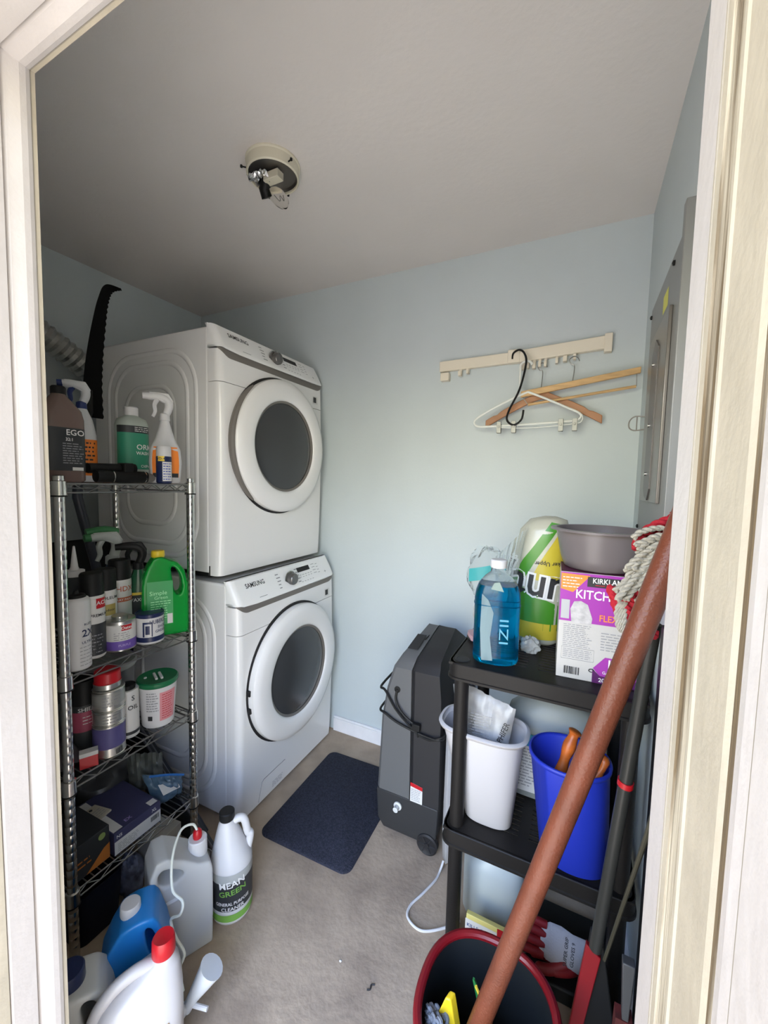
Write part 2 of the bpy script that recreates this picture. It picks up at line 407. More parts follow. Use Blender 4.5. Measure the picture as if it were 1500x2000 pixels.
    quad(g, cf, .12, .165, .903, .905, nu=1)
    obj('panel_print', g, m_gink, t, smooth=False)
    def bf(u, v): return (body(v) + .0012, u, v)
    g = G(); quad(g, bf, .596, .636, .788, .826, nu=1); bdg = obj('badge', g, m_label, t, label='small square sticker')
    g = G(); quad(g, lambda u, v: (body(v) + .0018, u, v), .600, .624, .794, .821, nu=1); obj('badge_print', g, m_ink, bdg)
    # door
    yd, zd, R = (.343, .517, .302) if washer else (.343, .545, .297)
    bx = body(zd) - .006
    obj('door_seal', G().lathe([(R + .006, 0), (R + .006, .006), (R - .004, .008), (R - .02, .008)], 72, 'x', (bx, yd, zd), cap0=False, cap1=False), m_gasket, t, label='dark seam around the door')
    rg = .201
    pf = [(R - .006, .0), (R - .002, .018), (R - .004, .034), (R - .014, .045), (R - .032, .050), (R - .06, .052), (rg + .012, .050), (rg + .004, .046), (rg, .040), (rg - .002, .028)]
    dr = obj('door', G().lathe(pf, 96, 'x', (bx, yd, zd), cap0=False, cap1=False), m_enamel, t)
    obj('door_glass', G().lathe([(rg, .030), (rg * .97, .033), (rg * .9, .038), (rg * .7, .047), (rg * .4, .054), (rg * .1, .057), (.0005, .057)], 72, 'x', (bx, yd, zd), cap0=False), m_glass, dr, label='dark grey door window')
    obj('glass_ring', G().lathe([(rg + .001, .041), (rg - .004, .040), (rg - .009, .036), (rg - .010, .030)], 72, 'x', (bx, yd, zd), cap0=False, cap1=False), m_dkstripe, dr)
    g = G()
    for a in (140, ) if not washer else (): pass
    if not washer:
        P = [(bx + .016, yd + (R + .0) * cos(math.radians(a)), zd + (R + .0) * sin(math.radians(a))) for a in range(128, 236, 4)]
        rr = [.004 + .010 * max(0, sin(pi * i / (len(P) - 1))) ** .5 for i in range(len(P))]
        obj('door_handle', G().tube(P, rr, 10), m_dkstripe, dr, label='dark grip recess on the door edge')
    else:
        for a in (176, 190):
            q = math.radians(a); y, z = yd + (R) * cos(q), zd + (R) * sin(q)
            obj('hinge_cover', G().box(bx + .004, bx + .022, y - .004, y + .004, z - .011, z + .011), m_gasket, dr)
        def ff(u, v): return (body(v) + .001, u, v)
        pts = [(.118, .022), (.134, .10), (.145, .107), (.285, .107), (.290, .095), (.283, .022)]
        hatch = obj('filter_hatch', G().poly([(body(v) + .0022, u, v) for u, v in pts]), m_enamel, t)
        obj('hatch_seam', G().tube([(body(v) + .0006, u, v) for u, v in pts], .0016, 6, closed=True), m_gink, hatch)
        rows('hatch_print', t, lambda u, v: (body(v) + .0030, u, v), m_gink, .20, .27, .03, .06, 4, .3, 3)
    return t
Ow = (.0150, -.7294); Od = (-.0824, -.7238)
wash = appliance('washing_machine', 'white front-loading washer standing on the floor under the dryer', 'washing machine', Ow, .0219, 0, True)
for x in (-.72, -.12):
    for y in (.06, .626): obj('foot', G().lathe([(.022, 0), (.022, .02), (.01, .021)], 16, c=(x, y, 0)), m_black, wash)
dry = appliance('clothes_dryer', 'white dryer stacked on top of the washer beside the back wall', 'dryer', Od, .0122, .9855, False)
obj('stacking_bracket', G().box(-.70, -.06, .02, .66, .0, .02), m_black, dry, bevel=.002)
obj('lower_corner_clip', G().box(-.049, -.044, -.002, .01, .012, .05), m_black, dry)
# flexible foil duct from the wall to the dryer
P = spl([(-.975, -1.30, 2.12), (-.950, -1.08, 2.075), (-.935, -.92, 1.995), (-.930, -.77, 1.905), (-.930, -.62, 1.80), (-.930, -.52, 1.66)], 12)
rr = [.052 + (.004 if i % 2 else -.004) for i in range(len(P))]
tag(obj('dryer_duct', G().tube(P, rr, 20), m_foil, ang=15), 'crinkled silver foil duct curving between left wall and dryer back', 'duct')

# ------------------------------------------------------------------ ceiling lamp
cl = thing('ceiling_light', 'round cream ceiling lamp base with bare bulbs and no shade', 'ceiling light', (.222, -.765, H))
R = .083
obj('base_ring', G().lathe([(R + .003, 0), (R + .003, -.004), (R, -.008), (R, -.038), (R - .003, -.042), (R - .006, -.040), (R - .007, -.010)], 48, cap0=False, cap1=False), mat('aged_cream', (.62, .58, .46), .5), cl)
obj('reflector', G().lathe([(R - .007, -.034), (R - .012, -.026), (.0005, -.018)], 40, cap0=False, cap1=True), mat('reflector_metal', (.22, .21, .20), .35, metal=.9), cl, label='dull metal reflector plate')
obj('foil_insulation', G().grid(lambda u, v: (-.072 + u * .065, -.045 + v * .065, -.034 - .012 * sin(u * 9 + v * 5) * sin(v * 8) - .010 * random.random()), 12, 12), mat('torn_foil', (.6, .6, .6), .25, metal=1), cl, smooth=False, label='torn shiny foil')
obj('bracket', G().box(-.030, .030, -.014, .016, -.050, -.026), mat('aged_cream', (.62, .58, .46), .5), cl, bevel=.002)
obj('socket', G().tube([(-.030, .002, -.034), (-.050, .016, -.050), (-.050, .030, -.070)], [.016, .019, .020], 16), m_black, cl, label='black lamp socket')
bulb = obj('light_bulb', G().rings([[(-.046 + t_ * .052 + 0 * j, .030 + t_ * .012 + rr_ * cos(j * pi / 12), -.060 - t_ * .022 + rr_ * sin(j * pi / 12)) for j in range(24)] for t_, rr_ in ((0, .013), (.15, .015), (.32, .022), (.52, .029), (.75, .0315), (.98, .028), (1.15, .018), (1.22, .004))]), mat('clear_bulb_glass', (.95, .93, .9), .02, trans=1, ior=1.12), cl, label='clear glass bulb')
obj('filament', G().tube(spl([(-.02, .030, -.070), (-.010, .045, -.082), (-.002, .035, -.074), (.006, .045, -.086), (.012, .034, -.076)], 4), .0012, 5), m_chrome, bulb)
for a in (225, 345, 100):
    q = math.radians(a); obj('thumb_screw', G().tube([(cos(q) * R * .98, sin(q) * R * .98, -.03), (cos(q) * (R + .014), sin(q) * (R + .014), -.03)], .0022, 8).lathe([(.0005, -.004), (.004, -.003), (.004, .003), (.0005, .004)], 10, c=(cos(q) * (R + .014), sin(q) * (R + .014), -.03)), m_black, cl)

# ------------------------------------------------------------------ hanging rail
m_rail = mat('beige_plastic', (.72, .66, .54), .45)
rail = thing('clothes_rail', 'beige folding plastic rail with hook row screwed to the back wall', 'clothes rail', (0, 0, 0))
def seg(u0, z0_, u1, z1_, hgt, th, nm, y=-.002):
    d = Vector((u1 - u0, 0, z1_ - z0_)); n = Vector((-d.z, 0, d.x)).normalized() * hgt / 2
    a, b = Vector((u0, y, z0_)), Vector((u1, y, z1_))
    return obj(nm, G().prism([a - n, b - n, b + n, a + n], (0, -th, 0)), m_rail, rail, bevel=.003)
seg(.555, 1.918, .912, 1.925, .046, .022, 'left_arm'); seg(.905, 1.925, 1.238, 1.944, .050, .026, 'right_arm')
seg(.885, 1.90, .885, 1.955, .05, .030, 'centre_joint'); seg(1.236, 1.905, 1.236, 1.975, .028, .030, 'end_cap')
seg(.563, 1.870, .603, 1.870, .036, .03, 'end_clip')
for u, z, w in ((.655, 1.872, .014), (.69, 1.878, .010), (.925, 1.872, .010), (.945, 1.875, .008), (.968, 1.872, .012), (.99, 1.876, .010), (1.012, 1.876, .010), (1.055, 1.884, .010), (1.085, 1.888, .014), (1.12, 1.893, .010)):
    y = -.018
    g = G().box(u - w / 2, u + w / 2, y - .004, y, z - .006, z + .034).box(u - w / 2, u + w / 2, y - .020, y - .004, z - .006, z - .001).box(u - w / 2, u + w / 2, y - .022, y - .018, z - .006, z + .014)
    obj('hook', g, m_rail, rail)
# black S hook
P = spl([(.880, -.030, 1.915), (.884, -.034, 1.938), (.910, -.050, 1.944), (.934, -.070, 1.920), (.943, -.082, 1.874), (.923, -.085, 1.775), (.886, -.085, 1.695), (.878, -.085, 1.653), (.905, -.085, 1.631), (.935, -.085, 1.651), (.942, -.085, 1.690)], 6)
tag(obj('s_hook', G().tube(P, .0042, 8), m_black), 'large black wire S-shaped hook on the rail centre joint', 'hook')
m_wood1 = mat('pine_wood', (.66, .42, .19), .45, noise=.25, nscale=14, stretch=(1, 1, 8)); m_wood2 = mat('brown_wood', (.42, .19, .085), .4, noise=.25, nscale=12)
# wire hanger hooks are steel
def hookwire(x, ztop, zend, flip=1, y=-.045, r=.0016, R_=.016):
    return spl([(x + R_ * flip * 1.3, y, ztop - R_ * 1.2), (x + R_ * .95 * flip, y, ztop - R_ * .45), (x + .0, y, ztop), (x - R_ * .95 * flip, y, ztop - R_ * .7), (x - R_ * .5 * flip, y, ztop - R_ * 1.8), (x + R_ * .25 * flip, y, ztop - R_ * 2.4), (x, y, zend)], 6)
# trousers hanger of pine bars
th = thing('trouser_hanger', 'pale pine trouser hanger with two wooden bars on the rail', 'hanger', (0, 0, 0))
g = G(); n = Vector((0, 0, .011))
g.prism([(.925, -.052, 1.745), (1.348, -.034, 1.810), (1.348, -.034, 1.833), (.925, -.052, 1.770)], (0, -.014, 0)); obj('clamp_bar', g, m_wood1, th, bevel=.003)
g = G().tube([(.955, -.060, 1.715), (1.335, -.042, 1.762)], .0055, 10); obj('lower_bar', g, m_wood1, th)
obj('wire_frame', G().tube([(1.335, -.042, 1.815), (1.337, -.042, 1.762)], .0014, 6).tube([(.93, -.058, 1.75), (.955, -.060, 1.715)], .0014, 6), m_steel, th)
obj('hanger_hook', G().tube(hookwire(1.118, 1.895, 1.80, 1), .0018, 7), m_steel, th)
# brown wooden hanger
wh = thing('wooden_hanger', 'reddish brown wooden coat hanger behind the white wire hanger', 'hanger', (0, 0, 0))
def hanger_body(cx, cz, half, drop, y, th_):
    g = G(); top = []; bot = []
    for i in range(-14, 15):
        t = i / 14; x = cx + t * half; z = cz - abs(t) ** 1.25 * drop
        notch = -.007 * math.exp(-((abs(t) - .80) / .035) ** 2)
        top.append((x, y, z + .016 - .002 * abs(t) + notch + .012 * math.exp(-(t / .10) ** 2))); bot.append((x, y, z - .018 + .004 * (1 - abs(t))))
    vs = top + bot; n = len(top); fs = [(i, i + 1, n + i + 1, n + i) for i in range(n - 1)]
    v2 = [(p[0], p[1] - th_, p[2]) for p in vs]
    m_ = 2 * n; g.add(vs + v2, fs + [tuple(q + m_ for q in f[::-1]) for f in fs] + [(i + 1, i, m_ + i, m_ + i + 1) for i in range(n - 1)] + [(n + i, n + i + 1, m_ + n + i + 1, m_ + n + i) for i in range(n - 1)] + [(0, n, m_ + n, m_), (n - 1, m_ + n - 1, m_ + 2 * n - 1, 2 * n - 1)])
    return g
hb = obj('hanger_arms', hanger_body(1.005, 1.752, .225, .105, -.030, .012), m_wood2, wh, bevel=.003)
obj('hanger_hook', G().tube(hookwire(1.0, 1.885, 1.77, 1, y=-.036), .0018, 7), m_steel, wh)
# white clip hanger
m_hang = mat('white_coated_wire', (.74, .76, .72), .35)
wc = thing('clip_hanger', 'white coated wire hanger with four silver clips', 'hanger', (0, 0, 0))
y = -.068
P = spl([(.965, y, 1.872), (.958, y, 1.885), (.940, y, 1.890), (.922, y, 1.878), (.920, y, 1.85), (.921, y, 1.80), (.922, y, 1.775)], 6)
obj('hanger_hook', G().tube(P, .0045, 8), m_hang, wc)
P = spl([(.955, y, 1.765), (.90, y, 1.745), (.82, y, 1.708), (.755, y, 1.672), (.738, y, 1.650), (.752, y, 1.634), (.80, y, 1.631), (.96, y, 1.634), (1.12, y, 1.640), (1.150, y, 1.648), (1.150, y, 1.668), (1.10, y, 1.695), (1.02, y, 1.735), (.955, y, 1.765)], 6)
obj('wire_frame', G().tube(P, .0045, 8), m_hang, wc)
obj('clip_bar', G().tube(spl([(.835, y - .006, 1.625), (.97, y - .006, 1.618), (1.13, y - .006, 1.628), (1.16, y - .006, 1.640), (1.158, y - .004, 1.665)], 6), .002, 6), m_hang, wc)
for x in (.845, .905, 1.085, 1.135):
    obj('clip', G().box(x - .009, x + .009, y - .016, y - .008, 1.600, 1.648).box(x - .009, x + .009, y - .002, y + .004, 1.600, 1.640).box(x - .004, x + .004, y - .020, y - .016, 1.622, 1.630), mat('clip_steel', (.30, .30, .28), .45, metal=.6), wc, bevel=.001)

# ------------------------------------------------------------------ electrical panel
m_pan = mat('panel_grey_paint', (.22, .22, .215), .4, metal=.2); m_pand = mat('panel_recess', (.11, .10, .095), .35, metal=.3)
ep = thing('breaker_panel', 'tall grey metal breaker panel mounted on the right wall', 'electrical panel', (XR, 0, 0))
obj('cover', G().box(-.022, 0, -.82, -.330, 1.25, 1.925), m_pan, ep, bevel=.002)
obj('panel_door', G().box(-.030, -.022, -.70, -.40, 1.345, 1.80), mat('panel_door_grey', (.18, .165, .15), .28, metal=.5), ep, bevel=.002)
obj('dead_front_slot', G().prism([(-.0302, -.52, 1.36), (-.0302, -.50, 1.38), (-.0302, -.50, 1.74), (-.0302, -.55, 1.77), (-.0302, -.60, 1.74), (-.0302, -.60, 1.38), (-.0302, -.57, 1.35)], (-.003, 0, 0)), m_pand, ep)
g = G(); g.poly([(-.0225, -.62, 1.83), (-.0225, -.55, 1.83), (-.0225, -.55, 1.875), (-.0225, -.62, 1.875)][::-1]); obj('sticker', g, mat('yellow_sticker', (.62, .60, .12), .6), ep, label='yellow sticker')
for y_, z_ in ((-.343, 1.90), (-.343, 1.262), (-.68, 1.90), (-.60, 1.58)): obj('cover_screw', G().lathe([(.006, 0), (.006, -.004), (.001, -.006)], 14, 'x', (-.022, y_, z_)), m_black, ep)
for z_ in (1.71, 1.55, 1.42): obj('slot_screw', G().lathe([(.005, 0), (.005, -.004), (.001, -.005)], 14, 'x', (-.033, -.535, z_)), m_chrome, ep)
obj('latch', G().tube(spl([(-.022, -.36, 1.60), (-.05, -.355, 1.603), (-.064, -.35, 1.59), (-.064, -.35, 1.57), (-.05, -.355, 1.56), (-.022, -.36, 1.563)], 6), .002, 6).tube([(-.045, -.356, 1.603), (-.045, -.356, 1.56)], .0016, 6), m_dkstripe, ep)
obj('conduit_edge', G().box(-.034, -.0, -.845, -.822, 1.15, 1.945), m_pan, ep, bevel=.002)

# ------------------------------------------------------------------ wire rack
RX0, RX1, RY0, RY1 = -.465, -.040, -1.270, -.880
SZ = [.220, .545, .840, 1.360]
rack = thing('wire_rack', 'chrome wire shelving rack standing left of the doorway', 'wire rack', (0, 0, 0))
for x in (RX0, RX1):
    for y in (RY0, RY1):
        prof = [(.009, 0), (.009, .02), (.0127, .022)]
        z = .04
        while z < 1.37: prof += [(.0127, z), (.0124, z + .0006), (.0124, z + .0018), (.0127, z + .0024)]; z += .0254
        prof += [(.0127, 1.372), (.0127, 1.378), (.004, 1.380)]
        obj('post', G().lathe(prof, 14, c=(x, y, 0)), m_chrome, rack, ang=60)
for s in SZ:
    g = G(); w = .0026
    for zz in (s - w, s - .026):
        for a, b in (((RX0, RY0), (RX1, RY0)), ((RX1, RY0), (RX1, RY1)), ((RX1, RY1), (RX0, RY1)), ((RX0, RY1), (RX0, RY0))):
            g.tube([(a[0], a[1], zz), (b[0], b[1], zz)], w, 6)
    for a, b in (((RX0, RY0), (RX1, RY0)), ((RX1, RY0), (RX1, RY1)), ((RX1, RY1), (RX0, RY1)), ((RX0, RY1), (RX0, RY0))):
        n = 11; P = []
        for i in range(n + 1):
            t = i / n; P.append((a[0] + (b[0] - a[0]) * t, a[1] + (b[1] - a[1]) * t, s - .004 if i % 2 else s - .025))
        g.tube(P, .0016, 5)
    y = RY0 + .018
    while y < RY1 - .005: g.tube([(RX0, y, s - .0018), (RX1, y, s - .0018)], .0017, 5); y += .019
    for x in (RX0 + .14, RX1 - .14): g.tube([(x, RY0, s - .0055), (x, RY1, s - .0055)], .002, 5)
    sh = obj('wire_shelf', g, m_steel, rack)
    for x in (RX0, RX1):
        for y in (RY0, RY1):
            obj('collar', G().lathe([(.0135, s - .034), (.0175, s - .032), (.0165, s + .004), (.0135, s + .006)], 18, c=(x, y, 0)).lathe([(.0182, s - .036), (.0182, s - .033), (.0135, s - .033), (.0135, s - .036)], 18, c=(x, y, 0), k=1), [m_chrome, m_black], sh)

# ------------------------------------------------------------------ bottles, cans and jugs (kit)
def spray_can(label, loc, rz, r, h, body_m, cap_m, name='spray_can', cap=True, cap_h=.055, texts=(), bands=(), tm=None, label_m=None, lz=None, print_=True):
    t = thing(name, label, 'spray can', loc, rz)
    bh = h - (cap_h if cap else 0)
    L = Loft([(0, r - .003, r - .003), (.004, r, r), (bh - .014, r, r), (bh - .006, r - .004, r - .004), (bh - .003, r - .008, r - .008)])
    obj('can_body', L.fill(G(), 36), body_m, t)
    if cap: obj('cap', G().lathe([(r - .001, bh - .012), (r - .001, h - .006), (r - .004, h - .001), (r - .012, h)], 36), cap_m, t)
    else: obj('valve', G().lathe([(r - .008, bh - .004), (r - .012, bh + .004), (.008, bh + .006), (.005, bh + .016), (.001, bh + .017)], 24), cap_m, t)
    if label_m:
        z0_, z1_ = lz or (.01, bh - .02)
        lb = obj('label', L.patch(G(), -150, 150, z0_, z1_, .0005, 40, 3), label_m, t)
    for (z0_, z1_, mm, a0, a1) in bands: obj('label_band', L.patch(G(), a0, a1, z0_, z1_, .0009, 30, 2), mm, t)
    if texts: text('lettering', t, texts, L.wrap(0, .0015), tm or m_ink)
    if print_: rows('small_print', t, L.wrap(0, .0012), tm or m_gink, -.022, .022, .015, bh * .38, 6, .3, 4)
    return t
def trigger_head(t, z, m1, m2, m3=None, s=1.0, flip=1):
    """sprayer head, nozzle towards -X"""
    obj('sprayer_collar', G().lathe([(.014 * s, z), (.016 * s, z + .002), (.015 * s, z + .022 * s), (.010 * s, z + .026 * s)], 20), m1, t)
    P = spl([(.004, 0, .022), (.012, 0, .045), (.010, 0, .066), (-.008, 0, .078), (-.034, 0, .080), (-.050, 0, .078)], 5); n = len(P)
    obj('sprayer_body', G().tube([(p.x * s, 0, z + p.z * s) for p in P], [(.0115 + .003 * sin(pi * i / n)) * s for i in range(n)], 12), m2, t)
    obj('sprayer_hood', G().prism([(-.046 * s, -.010 * s, z + .080 * s), (.020 * s, -.010 * s, z + .050 * s), (.027 * s, -.010 * s, z + .066 * s), (.012 * s, -.010 * s, z + .092 * s), (-.046 * s, -.010 * s, z + .092 * s)], (0, .020 * s, 0)), m2, t, bevel=.003)
    obj('nozzle', G().tube([(-.048 * s, 0, z + .079 * s), (-.064 * s, 0, z + .078 * s)], [.0115 * s, .0105 * s], 12), m3 or m1, t)
    P = spl([(-.022, 0, .070), (-.030, 0, .052), (-.028, 0, .030), (-.036, 0, .012)], 4); n = len(P)
    obj('trigger', G().tube([(p.x * s, 0, z + p.z * s) for p in P], [.0085 * s * (1 - .4 * i / n) for i in range(n)], 8), m1, t)

def jug(name, label, loc, rz, m_body, m_cap, w, d, h, neck=(.0, 0), cap_r=.021, cap_h=.02, n=3.2, shoulder=.62, handle=True, hside=-1, hr=.011, tex=True, lab=None, cone=1.5):
    """gallon style jug; body loft narrowing towards an offset neck; the grip runs from the neck down to the shoulder"""
    t = thing(name, label, 'jug', loc, rz)
    zs = h * shoulder; nx, ny = neck; zt = h - cap_h
    secs = [(0, w / 2 - .012, d / 2 - .012, n, 0, 0), (.004, w / 2 - .004, d / 2 - .004, n, 0, 0), (.014, w / 2, d / 2, n, 0, 0), (zs, w / 2, d / 2, n, 0, 0)]
    for k in (.2, .4, .6, .8, .93):
        e = k ** cone
        secs.append((zs + (zt - .012 - zs) * k, (w / 2) * (1 - e) + .024 * e, (d / 2) * (1 - e) + .024 * e, n + (2 - n) * k, nx * e ** .8, ny * e ** .8))
    secs += [(zt - .010, cap_r * .9, cap_r * .9, 2, nx, ny), (zt + .004, cap_r * .85, cap_r * .85, 2, nx, ny)]
    L = Loft(secs); obj('jug_body', L.fill(G(), 48), m_body, t, ang=60)
    obj('cap', G().lathe([(cap_r - .001, zt - .004), (cap_r, zt), (cap_r, h - .003), (cap_r - .003, h), (.0005, h)], 32, c=(nx, ny, 0)), m_cap, t)
    if handle:
        e = hside
        P = spl([(nx + e * .008, ny, zt - .026), (nx + e * (.034), ny, zt - .012), (nx + e * .052, 0, zt - .022), (e * (w / 2 - .014), 0, zt - .065), (e * (w / 2 - .006), 0, zs + .05), (e * (w / 2 - .012), 0, zs + .01), (e * (w / 2 - .020), 0, zs - .01)], 6)
        obj('handle', G().tube(P, hr, 12), m_body, t)
    return t, L

m_brown_t = mat('brown_liquid_plastic', (.20, .135, .115), .25, trans=.25)
m_natural = mat('natural_plastic', (.66, .67, .68), .35, trans=.15)
m_navy = mat('navy_plastic', (.012, .02, .07), .35)
m_bluet = mat('blue_trigger', (.015, .03, .13), .4)
m_orange = mat('orange_print', (.80, .22, .03), .5)
m_yellow = mat('yellow_print', (.75, .52, .05), .5)
m_green = mat('green_print', (.03, .22, .13), .5)
m_purple = mat('purple_print', (.14, .08, .36), .5)
m_silver = mat('tin_metal', (.55, .55, .52), .3, metal=.9)
m_dklabel = mat('black_label', (.025, .027, .03), .45)

T = SZ[3] + .0005
# brown jug with black label
t = thing('concentrate_bottle', 'brown square bottle with black label at near end of top rack shelf', 'bottle', (-.150, -1.212, T), facecam(-.15, -1.21, 22))
L = Loft([(0, .046, .038, 4), (.006, .052, .042, 4), (.175, .052, .042, 4), (.20, .048, .039, 3.4), (.225, .030, .028, 2.6), (.240, .019, .019, 2), (.246, .016, .016, 2)])
obj('bottle_body', L.fill(G(), 48), m_brown_t, t, ang=60); obj('cap', G().lathe([(.018, .244), (.018, .262), (.015, .266), (.0005, .267)], 28), m_black, t)
obj('label', L.patch(G(), -120, 60, .032, .150, .0006, 40, 3), m_dklabel, t)
text('lettering', t, [('EGO', .020, .137, .022), ('32:1', .006, .118, .012)], L.wrap(0, .0014, r=.048), m_whiteink)
rows('small_print', t, L.wrap(0, .0012, r=.048), m_gink, -.012, .040, .05, .11, 9, .35, 4)
g = G(); quad(g, L.wrap(0, .001, r=.048), .012, .038, .033, .042); obj('barcode_patch', g, m_label, t)
# blue trigger bottle behind
t = thing('trigger_spray_bottle', 'white spray bottle with blue and white trigger behind the brown bottle', 'spray bottle', (-.285, -1.085, T), facecam(-.3, -1.085, 5))
L = Loft([(0, .034, .028, 3), (.005, .038, .031, 3), (.15, .038, .031, 3), (.20, .028, .025, 2.4), (.235, .014, .014, 2)])
obj('bottle_body', L.fill(G(), 40), m_natural, t, ang=60); obj('label', L.patch(G(), -60, 75, .02, .135, .0006, 20, 3), m_orange, t)
rows('small_print', t, L.wrap(0, .0012), m_ink, -.02, .03, .025, .13, 8, .4, 3)
trigger_head(t, .232, m_bluet, m_natural, m_bluet, .95)
# wash concentrate bottle
t = thing('wash_bottle', 'pale translucent bottle with green WASH label and white cap', 'bottle', (-.205, -.975, T), facecam(-.205, -.975, 18))
L = Loft([(0, .042, .036, 2.6), (.005, .048, .042, 2.6), (.195, .048, .042, 2.6), (.212, .042, .037, 2.4), (.222, .022, .022, 2), (.228, .019, .019, 2)])
obj('bottle_body', L.fill(G(), 48), mat('cloudy_green_plastic', (.42, .47, .42), .3, trans=.2), t, ang=60)
obj('cap', G().lathe([(.021, .224), (.021, .250), (.018, .253), (.0005, .253)], 30), m_white, t)
obj('label', L.patch(G(), -75, 75, .045, .165, .0006, 30, 3), m_green, t); obj('label_band', L.patch(G(), -75, 75, .165, .188, .0006, 30, 3), m_dklabel, t)
text('lettering', t, [('ORM', .026, .118, .024), ('WASH', .020, .098, .015), ('OilPro', .030, .045 + .010, .013)], L.wrap(0, .0014), m_whiteink)
rows('small_print', t, L.wrap(0, .0014), m_whiteink, -.005, .045, .168, .186, 3, .35, 4)
# orange label trigger bottle
t = thing('trigger_spray_bottle', 'white trigger spray bottle with orange label at far end of top shelf', 'spray bottle', (-.108, -.922, T), facecam(-.11, -.92, 2))
L = Loft([(0, .040, .024, 2.6), (.005, .045, .028, 2.6), (.07, .050, .030, 2.5), (.115, .046, .028, 2.4), (.15, .030, .022, 2.2), (.19, .018, .017, 2), (.212, .013, .013, 2)])
obj('bottle_body', L.fill(G(), 44), m_white, t, ang=60)
obj('label', L.patch(G(), -62, 62, .02, .122, .0007, 24, 5), m_orange, t); obj('label_band', L.patch(G(), -60, 60, .02, .034, .0011, 24, 1), m_dklabel, t)
text('lettering', t, [('STANLEY', .0, .112, .011), ('HOME', .0, .101, .010), ('SPOT', .006, .077, .020), ('REMOVER', .004, .062, .011)], L.wrap(0, .0016, r=.055), m_dklabel)
trigger_head(t, .210, m_white, m_white, m_white, 1.0)
# small blue lubricant can
t = spray_can('small blue and white lubricant can in front of the orange label bottle', (-.060, -.962, T), facecam(-.06, -.96), .023, .122, m_navy, m_white, cap=True, cap_h=.022, label_m=None, print_=False)
L = cyl(.023, 0, .1)
obj('label', L.patch(G(), -10, 70, .008, .07, .0007, 14, 2), m_label, t); g = L.patch(G(), -45, 5, .072, .088, .001, 10, 2); obj('label_band', g, m_yellow, t)
text('lettering', t, [('WD-40', -.008, .080, .011)], L.wrap(0, .0016), m_navy); rows('small_print', t, L.wrap(0, .0012), m_blue, -.002, .026, .01, .068, 7, .35, 3)
# black folded tool
t = thing('folded_tool', 'black folded tool with ribbed tubes lying along the top rack shelf', 'tool', (-.145, -1.035, T), 0)
g = G().tube([(.02, -.10, .019), (.02, .055, .019)], [.018, .018], 16); obj('lower_tube', g, m_black, t)
obj('upper_tube', G().tube([(.0, -.11, .042), (.0, .03, .046)], .015, 16), m_black, t)
obj('grip', G().tube([(.025, .055, .018), (.03, .085, .016)], [.016, .010], 14), m_dkstripe, t)
obj('clamp', G().box(-.012, .03, -.02, .01, .002, .062), m_black, t, bevel=.004)
for y_ in (-.055, .045): obj('ring_band', G().tube([(.02, y_, .019), (.02, y_ + .003, .019)], .0186, 16), m_chrome, t)
# saw
sw = thing('pole_saw', 'curved black pole saw standing upright behind the wire rack', 'saw', (-.505, -.915, 0))
A = [(.0, -.03, 1.62), (.0, -.015, 1.72), (.0, .0, 1.83), (.0, .018, 1.95), (.0, .036, 2.05), (.0, .055, 2.105), (.0, .085, 2.125)]
Lft = spl([(0, -.052, 1.60), (0, -.047, 1.72), (0, -.034, 1.83), (0, -.012, 1.95), (0, .012, 2.05), (0, .040, 2.112), (0, .098, 2.122)], 8)
Rgt = spl([(0, .018, 1.60), (0, .016, 1.72), (0, .022, 1.83), (0, .034, 1.95), (0, .046, 2.04), (0, .064, 2.092), (0, .100, 2.116)], 8)
g = G(); n = len(Lft)
rg = [Vector((0, p.y + (.004 if i % 2 else 0), p.z)) for i, p in enumerate(Rgt)]
vs = Lft + rg + [p + Vector((-.002, 0, 0)) for p in Lft] + [p + Vector((-.002, 0, 0)) for p in rg]
fs = []
for i in range(n - 1): fs += [(i, n + i, n + i + 1, i + 1), (2 * n + i, 2 * n + i + 1, 3 * n + i + 1, 3 * n + i), (n + i, 3 * n + i, 3 * n + i + 1, n + i + 1), (i, i + 1, 2 * n + i + 1, 2 * n + i)]
obj('saw_blade', g.add(vs, fs), mat('blued_steel', (.004, .004, .004), .7, spec=.1), sw, smooth=False)
obj('handle_head', G().tube([(.012, -.075, 1.50), (.006, -.04, 1.62), (.004, -.03, 1.70)], [.016, .018, .010], 12), m_black, sw)
obj('saw_pole', G().tube([(.0, .03, .01), (.0, -.02, 1.02), (.012, -.085, 1.30), (.012, -.075, 1.52)], .0165, 14), mat('dark_bluegrey_pole', (.045, .05, .065), .35), sw)
# dark tray standing behind the rack
tag(obj('black_tray', G().box(-.66, -.64, -1.02, -.762, .78, 1.12).box(-.665, -.635, -1.02, -.762, .77, .79), m_black, bevel=.006), 'black plastic tray propped upright behind the rack', 'tray')
tag(obj('support_crate', G().box(-.74, -.56, -1.06, -.762, 0, .769), m_black, bevel=.006), 'dark crate on the floor behind the wire rack', 'crate')

